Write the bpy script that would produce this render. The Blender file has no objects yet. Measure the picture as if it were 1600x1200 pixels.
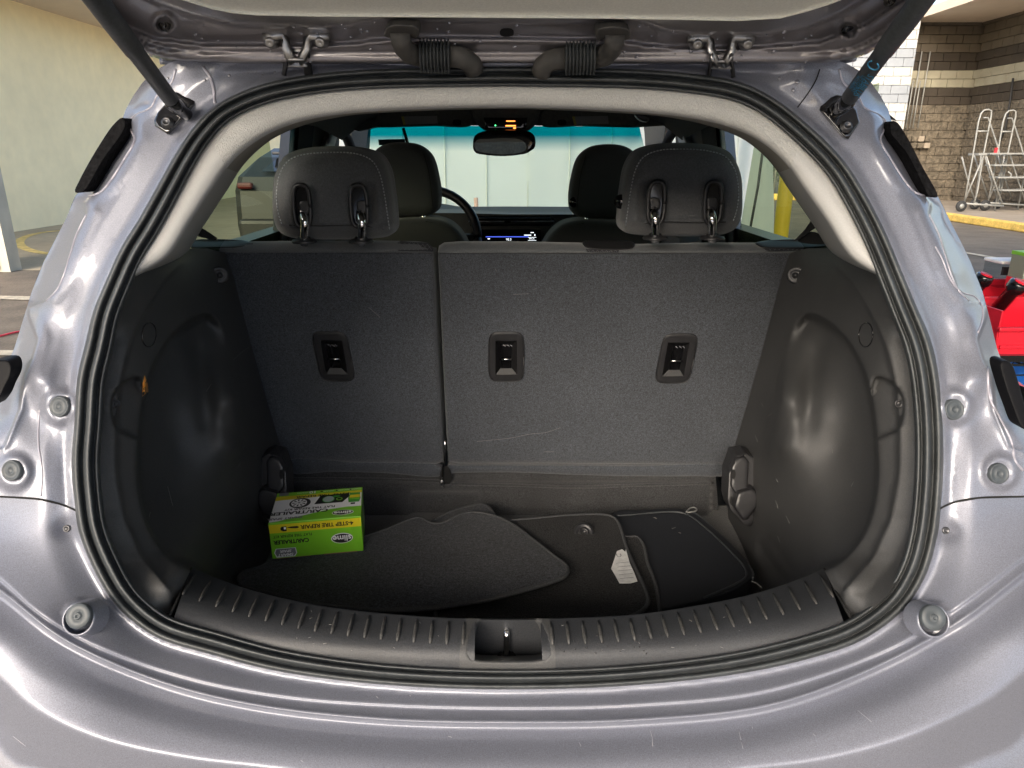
import bpy, bmesh, math, random
import numpy as np
from mathutils import Vector, Matrix
from mathutils.geometry import delaunay_2d_cdt
random.seed(7); rng = np.random.RandomState(5)
SC = bpy.context.scene; COL = SC.collection

# ---------------------------------------------------------------- camera
CAM = np.array([0.0, 0.0, 1.30]); PITCH = math.radians(18.0); FPX = 1110.0
cd = bpy.data.cameras.new('camera'); cam = bpy.data.objects.new('camera', cd); COL.objects.link(cam)
cam.location = CAM; cam.rotation_euler = (math.pi/2 - PITCH, 0, 0)
cd.sensor_width = 36; cd.lens = FPX/1600*36; cd.clip_start = 0.02; cd.clip_end = 400
SC.camera = cam
# ---------------------------------------------------------------- world, sun, exposure
SUN_EL, SUN_AZ = math.radians(28), math.radians(202)      # azimuth clockwise from +Y: behind the camera, to the left
w = bpy.data.worlds.new('World'); SC.world = w; w.use_nodes = True
nt = w.node_tree; bg = nt.nodes['Background']
sk = nt.nodes.new('ShaderNodeTexSky'); sk.sky_type = 'NISHITA'; sk.sun_disc = False
sk.sun_elevation = SUN_EL; sk.sun_rotation = SUN_AZ; sk.air_density = 1.0; sk.dust_density = 4.0; sk.ozone_density = 0.6
nt.links.new(sk.outputs[0], bg.inputs[0]); bg.inputs[1].default_value = 0.15
sd = bpy.data.lights.new('sun', 'SUN'); sd.energy = 1.3; sd.angle = math.radians(38); sd.color = (1, .985, .96)
sun = bpy.data.objects.new('sun', sd); COL.objects.link(sun); sun.location = (-3, -5, 8)
dvec = Vector((-math.sin(SUN_AZ)*math.cos(SUN_EL), -math.cos(SUN_AZ)*math.cos(SUN_EL), -math.sin(SUN_EL)))
sun.rotation_euler = dvec.to_track_quat('-Z', 'Y').to_euler()
SC.view_settings.view_transform = 'Standard'; SC.view_settings.look = 'None'
SC.view_settings.exposure = 1.55; SC.view_settings.gamma = 1; SC.view_settings.use_curve_mapping = False
try:
    SC.cycles.max_bounces = 10; SC.cycles.transparent_max_bounces = 16; SC.cycles.sample_clamp_indirect = 6
except Exception: pass

# ---------------------------------------------------------------- geometry of the view: sight lines used to measure the place
_c, _s = math.cos(PITCH), math.sin(PITCH)
CX = 793.0                                    # centre line of the car in the photograph
def ray(px, py):
    px = np.asarray(px, float); py = np.asarray(py, float)
    v = (600-py)/FPX
    return np.stack([(px-800)/FPX, _c+v*_s, -_s+v*_c], -1)
def P(px, py, t):
    d = ray(px, py); return CAM + d*np.asarray(t)[..., None]
def tY(px, py, Y): return Y/ray(px, py)[..., 1]
def tZ(px, py, Z): return (Z-1.3)/ray(px, py)[..., 2]
def tX(px, py, X): return X/ray(px, py)[..., 0]
def topen(px, py, off=0.0):                   # the plane of the tailgate opening, leaning forward
    d = ray(px, py); return (0.9436+off)/(d[..., 1]-.42*d[..., 2])
def tseat(px, py, off=0.0):                   # rear face of the rear seat back
    d = ray(px, py); return (1.587+off)/(d[..., 1]+.164*d[..., 2])
def A(l): return np.array(l, float)
def mirror(l):
    a = A(l).copy(); a[:, 0] = 2*CX-a[:, 0]; return a
def resample(p, n=None, step=None, closed=False, smooth=True):
    p = A(p)
    if smooth and len(p) > 2:
        q = []; N = len(p); rngi = range(N if closed else N-1)
        for i in rngi:
            if closed: a, b, c, d = p[(i-1) % N], p[i], p[(i+1) % N], p[(i+2) % N]
            else: a, b, c, d = p[max(i-1, 0)], p[i], p[i+1], p[min(i+2, N-1)]
            la, lb, lc = [max(np.linalg.norm(x), 1e-9)**.5 for x in (b-a, c-b, d-c)]
            m1 = (c-b) if la < 1e-4 else lb*((b-a)/la**1 - (c-a)/(la+lb) + (c-b)/lb)
            m2 = (c-b) if lc < 1e-4 else lb*((c-b)/lb - (d-b)/(lb+lc) + (d-c)/lc)
            for k in range(10):
                s = k/10; s2 = s*s; s3 = s2*s
                q.append((2*s3-3*s2+1)*b+(s3-2*s2+s)*m1+(-2*s3+3*s2)*c+(s3-s2)*m2)
        if not closed: q.append(p[-1])
        p = A(q)
    if closed: p = np.vstack([p, p[:1]])
    L = np.r_[0, np.cumsum(np.linalg.norm(np.diff(p, axis=0), axis=1))]
    if n is None: n = max(int(round(L[-1]/step)), 3) + (0 if closed else 1)
    s = np.linspace(0, L[-1], n, endpoint=not closed)
    return np.stack([np.interp(s, L, p[:, k]) for k in range(p.shape[1])], -1)
def pdist(px, py, poly, closed=True):
    q = np.stack([np.ravel(px), np.ravel(py)], -1); poly = A(poly)
    a = poly if closed else poly[:-1]; b = np.roll(poly, -1, 0) if closed else poly[1:]
    best = np.full(len(q), 1e9)
    for i in range(len(a)):
        e = b[i]-a[i]; l = max(e@e, 1e-12)
        u = np.clip(((q-a[i])@e)/l, 0, 1)
        best = np.minimum(best, np.hypot(*(q-(a[i]+u[:, None]*e)).T))
    return best.reshape(np.shape(px))
def pinside(px, py, poly):
    x = np.ravel(px); y = np.ravel(py); r = np.zeros(len(x), bool); n = len(poly)
    for i in range(n):
        x1, y1 = poly[i]; x2, y2 = poly[(i+1) % n]
        if y1 == y2: continue
        c = ((y1 > y) != (y2 > y)) & (x < (x2-x1)*(y-y1)/(y2-y1)+x1)
        r ^= c
    return r.reshape(np.shape(px))
def sdist(px, py, poly):                      # signed, positive inside
    d = pdist(px, py, poly); return np.where(pinside(px, py, poly), d, -d)
def sstep(x, a, b):
    u = np.clip((x-a)/(b-a), 0, 1); return u*u*(3-2*u)
def tps(ctrl, sm=0.0):
    c = A(ctrl); n = len(c); x = c[:, :2]/500.0
    def U(r2): return np.where(r2 > 1e-12, .5*r2*np.log(np.maximum(r2, 1e-12)), 0)
    K = U(((x[:, None]-x[None])**2).sum(-1))+sm*np.eye(n); Q = np.hstack([np.ones((n, 1)), x])
    M = np.block([[K, Q], [Q.T, np.zeros((3, 3))]]); sol = np.linalg.solve(M, np.r_[c[:, 2], 0, 0, 0])
    def f(px, py):
        q = np.stack([np.ravel(px), np.ravel(py)], -1)/500.0
        v = U(((q[:, None]-x[None])**2).sum(-1))@sol[:n]+sol[n]+q@sol[n+1:]
        return v.reshape(np.shape(px))
    return f

# ---------------------------------------------------------------- materials
MATS = {}
def mat(name, col, rough=.5, metal=0.0, coat=0.0, noise=None, bump=None, spec=None, var=None, wave=None, sheen=0, col2=None, emit=None):
    m = bpy.data.materials.new(name); m.use_nodes = True; n = m.node_tree; b = n.nodes['Principled BSDF']; L = n.links
    b.inputs['Base Color'].default_value = (*col, 1); b.inputs['Roughness'].default_value = rough
    b.inputs['Metallic'].default_value = metal; b.inputs['Coat Weight'].default_value = coat
    b.inputs['Coat Roughness'].default_value = .07
    if spec is not None: b.inputs['Specular IOR Level'].default_value = spec
    if sheen: b.inputs['Sheen Weight'].default_value = sheen; b.inputs['Sheen Roughness'].default_value = .5
    if emit: b.inputs['Emission Color'].default_value = (*emit[:3], 1); b.inputs['Emission Strength'].default_value = emit[3]
    g = n.nodes.new('ShaderNodeNewGeometry')
    def nz(scale, det=2, rgh=.5):
        t = n.nodes.new('ShaderNodeTexNoise'); t.inputs['Scale'].default_value = scale
        t.inputs['Detail'].default_value = det; t.inputs['Roughness'].default_value = rgh
        L.new(g.outputs['Position'], t.inputs['Vector']); return t.outputs[0]
    if noise:                                   # (scale, amount): colour variation; list for several
        src = None
        for sc_, am in noise:
            r = n.nodes.new('ShaderNodeMapRange'); r.inputs[1].default_value = .3; r.inputs[2].default_value = .7
            r.inputs[3].default_value = 1-am; r.inputs[4].default_value = 1+am; L.new(nz(sc_, 3), r.inputs[0])
            if src is None: src = r.outputs[0]
            else:
                k = n.nodes.new('ShaderNodeMath'); k.operation = 'MULTIPLY'; L.new(src, k.inputs[0]); L.new(r.outputs[0], k.inputs[1]); src = k.outputs[0]
        if col2 is not None:
            mc = n.nodes.new('ShaderNodeMix'); mc.data_type = 'RGBA'; mc.inputs[6].default_value = (*col, 1); mc.inputs[7].default_value = (*col2, 1)
            rr = n.nodes.new('ShaderNodeMapRange'); rr.inputs[1].default_value = .45; rr.inputs[2].default_value = .65; L.new(nz(noise[-1][0]*.6, 4), rr.inputs[0]); L.new(rr.outputs[0], mc.inputs[0])
            base = mc.outputs[2]
        v = n.nodes.new('ShaderNodeVectorMath'); v.operation = 'SCALE'
        if col2 is not None: L.new(base, v.inputs[0])
        else: v.inputs[0].default_value = col
        L.new(src, v.inputs['Scale']); L.new(v.outputs[0], b.inputs['Base Color'])
    prev = None
    for sc_, st, dist in (bump or []):
        bm_ = n.nodes.new('ShaderNodeBump'); bm_.inputs['Strength'].default_value = st; bm_.inputs['Distance'].default_value = dist
        L.new(nz(sc_, 2), bm_.inputs['Height'])
        if prev: L.new(prev, bm_.inputs['Normal'])
        prev = bm_.outputs[0]
    if prev:
        L.new(prev, b.inputs['Normal'])
        if coat: L.new(prev, b.inputs['Coat Normal'])
    MATS[name] = m; return m
def lines(m, col, pts_scale=None): return m
PAINT = mat('car_paint', (.190, .200, .242), .48, .3, .6, noise=[(900, .22), (4, .04)], bump=[(6, .08, .008)])
PAINT_IN = mat('tailgate_paint', (.23, .215, .225), .38, .5, .8, noise=[(900, .14), (14, .12)], bump=[(8, .08, .006)])
SEALANT = mat('seam_sealer', (.33, .32, .37), .45, .2, .5)
RUBBER = mat('rubber', (.045, .05, .053), .5, noise=[(25, .25), (260, .2)], bump=[(120, .15, .001)])
RUBBERG = mat('grey_rubber', (.06, .07, .078), .5, noise=[(60, .2)])
PLAST = mat('trim_plastic', (.050, .0505, .051), .6, noise=[(6, .12), (700, .25)], bump=[(1100, .35, .0006)])
PLASTB = mat('black_plastic', (.022, .022, .024), .38, noise=[(40, .15)], bump=[(900, .2, .0004)])
SILLP = mat('sill_plastic', (.031, .033, .037), .52, noise=[(8, .15), (600, .3)], bump=[(900, .4, .0007)])
DUST = mat('dusty_plastic', (.07, .067, .062), .7, noise=[(30, .3)])
CARPET = mat('seat_carpet', (.049, .0545, .064), .95, noise=[(480, .6), (170, .18), (5, .10)], bump=[(500, .6, .002)], sheen=.25)
CARPETL = mat('floor_carpet', (.034, .0345, .036), .97, noise=[(400, .7), (7, .2)], bump=[(450, .7, .002)], sheen=.3)
MATF = mat('mat_underside', (.041, .044, .050), .97, noise=[(380, .7), (150, .35), (5, .15)], bump=[(420, .8, .002)], sheen=.06)
MATD = mat('mat_pile', (.019, .019, .0195), .98, noise=[(380, .9), (6, .2)], bump=[(350, .9, .003)], sheen=.02)
PIPING = mat('mat_piping', (.055, .057, .06), .9, noise=[(500, .4)], bump=[(600, .6, .001)])
NYLON = mat('nylon_case', (.016, .018, .023), .6, noise=[(700, .3), (5, .2)], bump=[(500, .4, .001)])
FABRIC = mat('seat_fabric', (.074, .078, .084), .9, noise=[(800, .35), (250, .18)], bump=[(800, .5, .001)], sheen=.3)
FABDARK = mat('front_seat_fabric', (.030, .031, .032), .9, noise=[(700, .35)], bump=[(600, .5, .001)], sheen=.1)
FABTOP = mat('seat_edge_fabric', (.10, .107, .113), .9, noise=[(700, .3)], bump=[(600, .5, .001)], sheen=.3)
DIAM = mat('diamond_fabric', (.03, .031, .036), .7, noise=[(300, .3)])
DIAML = mat('diamond_thread', (.12, .125, .14), .6)
THREAD = mat('white_thread', (.32, .34, .36), .7)
CREAM = mat('headliner_fabric', (.39, .39, .375), .95, noise=[(450, .09), (10, .04)], bump=[(600, .5, .002)], sheen=.3)
CREAMG = mat('tailgate_lining', (.74, .74, .68), .8, noise=[(400, .06)], bump=[(500, .4, .001)])
PILLAR = mat('pillar_trim', (.38, .38, .37), .6, noise=[(700, .06)], bump=[(900, .2, .0005)])
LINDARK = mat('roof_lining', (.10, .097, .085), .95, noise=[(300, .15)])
CHROME = mat('chrome', (.8, .8, .8), .09, 1.0)
STEEL = mat('zinc_steel', (.42, .42, .42), .32, 1.0, noise=[(50, .2)])
DARKST = mat('dark_steel', (.10, .10, .105), .4, .9, noise=[(50, .2)])
BLACKG = mat('gloss_black', (.006, .006, .007), .08, 0, .5)
BLACK = mat('black_void', (.006, .006, .006), .9)
FELT = mat('black_foam', (.010, .010, .011), 1.0, noise=[(200, .5)], bump=[(200, .8, .002)], spec=.1)
PAPER = mat('paper_label', (.78, .78, .77), .6, noise=[(90, .12)], bump=[(70, .5, .002)])
INK = mat('black_ink', (.012, .012, .012), .5)
WHITEP = mat('white_print', (.85, .85, .85), .4)
GREENC = mat('lime_carton', (.21, .56, .028), .35, noise=[(30, .04)])
YELC = mat('yellow_print', (.72, .60, .02), .35)
BROWNC = mat('carton_edge', (.28, .17, .09), .8)
GREYPR = mat('grey_print', (.20, .20, .22), .4)
GREENPR = mat('green_print', (.05, .33, .04), .35)
AMBER = mat('amber_light_patch', (.85, .35, .06), .3, emit=None, noise=[(60, .3)])
DASH = mat('dash_plastic', (.030, .031, .028), .55, noise=[(60, .2)])
DASHT = mat('dash_top', (.09, .09, .075), .7, noise=[(60, .1)])
TARP = mat('white_tarp', (.84, .86, .78), .6, noise=[(1.2, .04)], bump=[(1.5, .5, .05), (5, .4, .02)])
tn_ = TARP.node_tree; tr_ = tn_.nodes.new('ShaderNodeBsdfTranslucent'); tr_.inputs[0].default_value = (.90, .95, .86, 1); mx_ = tn_.nodes.new('ShaderNodeMixShader'); mx_.inputs[0].default_value = .5
tn_.links.new(tn_.nodes['Principled BSDF'].outputs[0], mx_.inputs[1]); tn_.links.new(tr_.outputs[0], mx_.inputs[2]); tn_.links.new(mx_.outputs[0], tn_.nodes['Material Output'].inputs[0])
YELP = mat('yellow_paint', (.70, .50, .03), .5, noise=[(3, .15)])
def glass(name, tint, rough=0.0, spec=.12):
    m = bpy.data.materials.new(name); m.use_nodes = True; n = m.node_tree; n.nodes.remove(n.nodes['Principled BSDF']); o = n.nodes['Material Output']
    t = n.nodes.new('ShaderNodeBsdfTransparent'); t.inputs[0].default_value = (*tint, 1)
    g = n.nodes.new('ShaderNodeBsdfGlossy'); g.inputs['Roughness'].default_value = rough; g.inputs[0].default_value = (1, 1, 1, 1)
    f = n.nodes.new('ShaderNodeLayerWeight'); f.inputs[0].default_value = .5; x = n.nodes.new('ShaderNodeMixShader')
    pw = n.nodes.new('ShaderNodeMath'); pw.operation = 'POWER'; pw.inputs[1].default_value = 4; ma = n.nodes.new('ShaderNodeMath'); ma.operation = 'MULTIPLY_ADD'; ma.inputs[1].default_value = .09; ma.inputs[2].default_value = .008
    n.links.new(f.outputs['Facing'], pw.inputs[0]); n.links.new(pw.outputs[0], ma.inputs[0])
    n.links.new(ma.outputs[0], x.inputs[0]); n.links.new(t.outputs[0], x.inputs[1]); n.links.new(g.outputs[0], x.inputs[2]); n.links.new(x.outputs[0], o.inputs[0])
    MATS[name] = m; return m, t
GLASS, _ = glass('tinted_window_glass', (.45, .51, .37))
CLEARP, _ = glass('clear_plastic', (.75, .78, .80), .1)
WIND, wt = glass('windshield_glass', (.83, .93, .84))
n = WIND.node_tree; g_ = n.nodes.new('ShaderNodeNewGeometry'); sp = n.nodes.new('ShaderNodeSeparateXYZ'); rp = n.nodes.new('ShaderNodeValToRGB'); mr = n.nodes.new('ShaderNodeMapRange')
mr.inputs[1].default_value = 1.27; mr.inputs[2].default_value = 1.42
n.links.new(g_.outputs['Position'], sp.inputs[0]); n.links.new(sp.outputs[2], mr.inputs[0]); n.links.new(mr.outputs[0], rp.inputs[0]); n.links.new(rp.outputs[0], wt.inputs[0])
rp.color_ramp.elements[0].color = (.83, .93, .84, 1); rp.color_ramp.elements[1].color = (.0, .27, .33, 1)
rp.color_ramp.elements[0].position = .25; rp.color_ramp.elements[1].position = .62

# ---------------------------------------------------------------- object helpers
WORG = {}
def world_origin(o): return WORG.get(o.name, np.zeros(3)) if o else np.zeros(3)
def link(o, parent, origin):
    COL.objects.link(o)
    o.location = Vector(A(origin)-world_origin(parent))
    if parent: o.parent = parent
    WORG[o.name] = A(origin); return o
def tag(o, label=None, cat=None, group=None, kind=None):
    if label: o['label'] = label
    if cat: o['category'] = cat
    if group: o['group'] = group
    if kind: o['kind'] = kind
    return o
def empty(name, loc, label, cat, group=None):
    o = bpy.data.objects.new(name, None); o.empty_display_size = .1; link(o, None, loc); return tag(o, label, cat, group)
def mesh(name, V, F, m, parent=None, smooth=True, origin=None, orient=False):
    V = A(V)
    if origin is None: origin = (V.min(0)+V.max(0))/2
    me = bpy.data.meshes.new(name); me.from_pydata([tuple(v) for v in V-A(origin)], [], [tuple(int(i) for i in f) for f in F]); me.update()
    if orient:
        b = bmesh.new(); b.from_mesh(me); bmesh.ops.recalc_face_normals(b, faces=b.faces); b.to_mesh(me); b.free()
    if smooth is True: me.polygons.foreach_set('use_smooth', [True]*len(me.polygons))
    for mm in (m if isinstance(m, list) else [m]): me.materials.append(mm)
    return link(bpy.data.objects.new(name, me), parent, origin)
def relief(name, outline, tfn, m, parent=None, step=8, rnd=None, back=None, smooth_outline=True, pts=None, jitter=False, holes=()):
    ol = resample(outline, step=step, closed=True, smooth=smooth_outline)
    if not smooth_outline:                       # keep the corners exact
        o2 = []; oo = A(outline)
        for i in range(len(oo)):
            a, b = oo[i], oo[(i+1) % len(oo)]; k = max(int(np.linalg.norm(b-a)/step), 1)
            o2 += [a+(b-a)*j/k for j in range(k)]
        ol = A(o2)
    x0, y0 = ol.min(0); x1, y1 = ol.max(0)
    gx, gy = np.meshgrid(np.arange(x0+step*.5, x1, step), np.arange(y0+step*.5, y1, step*.866))
    gx = gx+(np.arange(gx.shape[0]) % 2)[:, None]*step*.5
    q = np.stack([gx.ravel(), gy.ravel()], -1)
    ins = pinside(q[:, 0], q[:, 1], ol); q = q[ins]; d = pdist(q[:, 0], q[:, 1], ol) if len(q) else np.zeros(0)
    lim = step*.55
    ext = []
    if rnd:
        r = rnd[0]; dl = [r*.06, r*.2, r*.45, r*.75]; nrm = np.roll(ol, -1, 0)-np.roll(ol, 1, 0); nrm = np.stack([-nrm[:, 1], nrm[:, 0]], -1); nrm /= np.maximum(np.linalg.norm(nrm, axis=1), 1e-9)[:, None]
        area = .5*np.sum(ol[:, 0]*np.roll(ol[:, 1], -1)-np.roll(ol[:, 0], -1)*ol[:, 1])
        if area < 0: nrm = -nrm
        for dd in dl:
            e = ol+nrm*dd; k = pinside(e[:, 0], e[:, 1], ol); e = e[k]; e = e[pdist(e[:, 0], e[:, 1], ol) > dd*.93]; ext.append(e)
        lim = r*.75+step*.4
    q = q[d > lim] if len(q) else q
    if pts is not None:
        from mathutils.kdtree import KDTree
        pp = A(pts); pp = pp[pinside(pp[:, 0], pp[:, 1], ol)]; kd = KDTree(len(pp))
        for i_, x_ in enumerate(pp): kd.insert((x_[0], x_[1], 0), i_)
        kd.balance(); q = q[[kd.find((x_[0], x_[1], 0))[2] > step*.7 for x_ in q]]
    allp = [ol, q]+ext
    if pts is not None:
        allp.append(pp[pdist(pp[:, 0], pp[:, 1], ol) > 1.0])
    allp = np.vstack(allp); N = len(ol)
    hs = []
    for h in holes:
        h = A(h); s0 = len(allp); allp = np.vstack([allp, h]); hs.append(list(range(s0, s0+len(h))))
    edges = [(h[i], h[(i+1) % len(h)]) for h in hs for i in range(len(h))]
    vo, eo, fo, *_ = delaunay_2d_cdt([Vector(p) for p in allp], edges, [list(range(N))], 1, 1e-5)
    V2 = A([tuple(v) for v in vo]); F = [list(f) for f in fo]
    if holes:
        cen = A([V2[f].mean(0) for f in F]); keep = np.ones(len(F), bool)
        for h in holes: keep &= ~pinside(cen[:, 0], cen[:, 1], A(h))
        F = [f for f, k in zip(F, keep) if k]
    t = tfn(V2[:, 0], V2[:, 1])
    if rnd:
        d = pdist(V2[:, 0], V2[:, 1], ol); u = 1-np.clip(d/rnd[0], 0, 1); t = t+rnd[1]*(1-np.sqrt(np.clip(1-u*u, 0, 1)))
    V = P(V2[:, 0], V2[:, 1], t)
    F2 = []
    for f in F:
        a, b, c = V[f[0]], V[f[1]], V[f[2]]
        if np.cross(b-a, c-a)@(a-CAM) > 0: f = f[::-1]
        F2.append(f)
    F = F2
    if back is not None:
        bv = A(back); n0 = len(V); cnt = {}
        for f in F:
            for i in range(3):
                e = (f[i], f[(i+1) % 3]); cnt[e] = 1
        be = [e for e in cnt if (e[1], e[0]) not in cnt]
        idx = sorted({i for e in be for i in e}); mp = {v: k for k, v in enumerate(idx)}
        V = np.vstack([V, V[idx], V[idx]+bv, V[:n0]+bv]); K = len(idx)
        F = F+[[n0+mp[b], n0+mp[a], n0+K+mp[a], n0+K+mp[b]] for a, b in be]+[[n0+2*K+i for i in f[::-1]] for f in F]
    return mesh(name, V, F, m, parent)
def loft(name, rings, m, parent=None, closed=True, smooth=True):
    R = len(rings); N = len(rings[0]); V = np.vstack(rings); F = []
    for i in range(R-1):
        for j in range(N if closed else N-1):
            k = (j+1) % N; F.append([i*N+j, i*N+k, (i+1)*N+k, (i+1)*N+j])
    return mesh(name, V, F, m, parent, smooth)
def tube_vf(path, r, n=10, caps=True, flat=1.0):
    p = A(path); N = len(p); r = np.broadcast_to(r, (N,)).astype(float)
    T = np.gradient(p, axis=0); T /= np.maximum(np.linalg.norm(T, axis=1), 1e-9)[:, None]
    up = A([0, 0, 1]) if abs(T[0][2]) < .9 else A([1, 0, 0]); u = np.cross(T[0], up); u /= np.linalg.norm(u)
    V = []; F = []
    for i in range(N):
        u = u-(u@T[i])*T[i]; u /= np.linalg.norm(u); v = np.cross(T[i], u)
        for k in range(n):
            a = 2*math.pi*k/n; V.append(p[i]+r[i]*(math.cos(a)*u+flat*math.sin(a)*v))
    for i in range(N-1):
        for k in range(n): F.append([i*n+k, i*n+(k+1) % n, (i+1)*n+(k+1) % n, (i+1)*n+k])
    if caps: F += [list(range(n))[::-1], [(N-1)*n+k for k in range(n)]]
    return V, F
def join_vf(parts):
    V = []; F = []
    for v, f in parts:
        o = len(V); V += [tuple(x) for x in v]; F += [[i+o for i in ff] for ff in f]
    return V, F
def tube(name, path, r, m, parent=None, n=10, smooth=True, caps=True, flat=1.0):
    V, F = tube_vf(path, r, n, caps, flat); return mesh(name, V, F, m, parent, smooth)
def lathe_vf(c, axis, prof, n=20):              # prof: (distance along axis, radius)
    c = A(c); ax = A(axis)/np.linalg.norm(axis); up = A([0, 0, 1]) if abs(ax[2]) < .9 else A([1, 0, 0]); u = np.cross(ax, up); u /= np.linalg.norm(u); v = np.cross(ax, u)
    V = []; F = []
    for h, r in prof:
        for k in range(n): a = 2*math.pi*k/n; V.append(c+ax*h+max(r, 1e-5)*(math.cos(a)*u+math.sin(a)*v))
    for i in range(len(prof)-1):
        for k in range(n): F.append([i*n+k, i*n+(k+1) % n, (i+1)*n+(k+1) % n, (i+1)*n+k])
    return V, F
def lathe(name, c, axis, prof, m, parent=None, n=20):
    V, F = lathe_vf(c, axis, prof, n); return mesh(name, V, F, m, parent, True, orient=True)
def box_vf(c, s, M=None, bev=0.0):
    b = bmesh.new(); bmesh.ops.create_cube(b, size=1); bmesh.ops.scale(b, vec=Vector(s), verts=b.verts)
    if bev: bmesh.ops.bevel(b, geom=list(b.edges), offset=bev, segments=2, affect='EDGES', profile=.5)
    V = A([v.co[:] for v in b.verts]); F = [[v.index for v in f.verts] for f in b.faces]; b.free()
    if M is not None: V = V@A(M).T
    return V+A(c), F
def box(name, c, s, m, parent=None, M=None, bev=0.0):
    V, F = box_vf(c, s, M, bev); return mesh(name, V, F, m, parent, False, origin=c)
def rotz(a): c, s = math.cos(a), math.sin(a); return A([[c, -s, 0], [s, c, 0], [0, 0, 1]])
def rotx(a): c, s = math.cos(a), math.sin(a); return A([[1, 0, 0], [0, c, -s], [0, s, c]])
def text(name, s, size, m, O, U, V_, parent, align='CENTER', ex=.0002, bold=0.0, sx=1.0, shear=0):   # U: reading direction, V_: up
    cu = bpy.data.curves.new(name, 'FONT'); cu.body = s; cu.size = size; cu.align_x = align; cu.align_y = 'CENTER'; cu.extrude = 0; cu.offset = bold; cu.shear = shear; cu.resolution_u = 3
    ob = bpy.data.objects.new('tmp', cu); COL.objects.link(ob); bpy.context.view_layer.update()
    me = bpy.data.meshes.new_from_object(ob.evaluated_get(bpy.context.evaluated_depsgraph_get())); bpy.data.objects.remove(ob); bpy.data.curves.remove(cu)
    V = A([v.co[:] for v in me.vertices]); F = [list(p.vertices) for p in me.polygons]; bpy.data.meshes.remove(me)
    U = A(U)/np.linalg.norm(U); V_ = A(V_)/np.linalg.norm(V_); W = np.cross(U, V_)
    X = A(O)+V[:, :1]*sx*U+V[:, 1:2]*V_+W*ex
    return mesh(name, X, F, m, parent, False)
def quad(name, O, U, V_, pts, m, parent, ex=.0002):
    U = A(U)/np.linalg.norm(U); V_ = A(V_)/np.linalg.norm(V_); W = np.cross(U, V_); p = A(pts)
    return mesh(name, A(O)+p[:, :1]*U+p[:, 1:2]*V_+W*ex, [list(range(len(p)))], m, parent, False)
def ell(cx, cy, rx, ry, n=24, rot=0.0, p=2.0):
    a = np.linspace(0, 2*math.pi, n, endpoint=False); c = np.sign(np.cos(a))*np.abs(np.cos(a))**(2/p)*rx; s = np.sign(np.sin(a))*np.abs(np.sin(a))**(2/p)*ry
    return np.stack([cx+c*math.cos(rot)-s*math.sin(rot), cy+c*math.sin(rot)+s*math.cos(rot)], -1)
def ngon_of(pts): return [list(range(len(pts)))]
# ================================================================ THE PLACE
GROUND = mat('asphalt', (.125, .105, .08), .85, noise=[(.7, .2), (3, .22), (45, .2)], bump=[(70, .4, .01)])
GROUNDL = mat('concrete_floor', (.36, .30, .205), .7, noise=[(.8, .12), (5, .1), (60, .08)])
SIDEW = mat('sidewalk_concrete', (.30, .25, .19), .8, noise=[(2, .15), (30, .1)])
KERBY = mat('kerb_yellow', (.66, .44, .10), .7, noise=[(6, .25), (40, .2)])
WALLL = mat('cream_wall', (.92, .79, .50), .8, noise=[(.6, .04), (4, .04)], bump=[(1.6, .3, .03), (25, .15, .004)])
CEIL = mat('soffit', (.62, .52, .42), .85, noise=[(3, .04)])
BASEW = mat('wall_mortar', (.17, .14, .10), .9, noise=[(8, .2)])
BTAN = mat('block_tan', (.115, .095, .068), .9, noise=[(3.5, .22), (14, .3)], bump=[(14, 1.0, .04)])
BCRM = mat('block_cream', (.30, .275, .20), .7, noise=[(4, .1)])
BDRK = mat('block_brown', (.042, .032, .022), .75, noise=[(4, .15)])
BTOP = mat('block_upper_brown', (.105, .085, .06), .75, noise=[(4, .15)])
BSUN = mat('block_sunlit', (.40, .40, .385), .6, noise=[(9, .06)], bump=[(20, .8, .02)])  # sunlight on the striped wall is put into this block colour
BGRY = mat('block_grey', (.24, .26, .285), .6, noise=[(9, .06)])
PAINTL = mat('line_paint', (.40, .36, .28), .8, noise=[(9, .3), (60, .2)])
YLINE = mat('yellow_line_paint', (.60, .45, .15), .8, noise=[(9, .3)])
GALV = mat('light_grey_tube', (.28, .28, .26), .5, .2)
TYRE = mat('tyre_rubber', (.02, .02, .02), .7)

def sheet(name, x0, y0, x1, y1, z, m, kind='structure'):
    o = mesh(name, [(x0, y0, z), (x1, y0, z), (x1, y1, z), (x0, y1, z)], [[0, 1, 2, 3]], m, None, False); return tag(o, kind=kind)
tag(sheet('ground', -160, -160, 160, 160, -.004, GROUND))
tag(sheet('concrete_floor', -8.65, 8.3, 3.0, 60, .0, GROUNDL))
o = box('sidewalk', (10.3, 14.0, .065), (2.6, 10.2, .13), SIDEW); tag(o, kind='structure')
kp = box('kerb', (8.9, 14.0, .07), (.19, 10.2, .14), KERBY, bev=.02); tag(kp, kind='structure')

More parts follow.
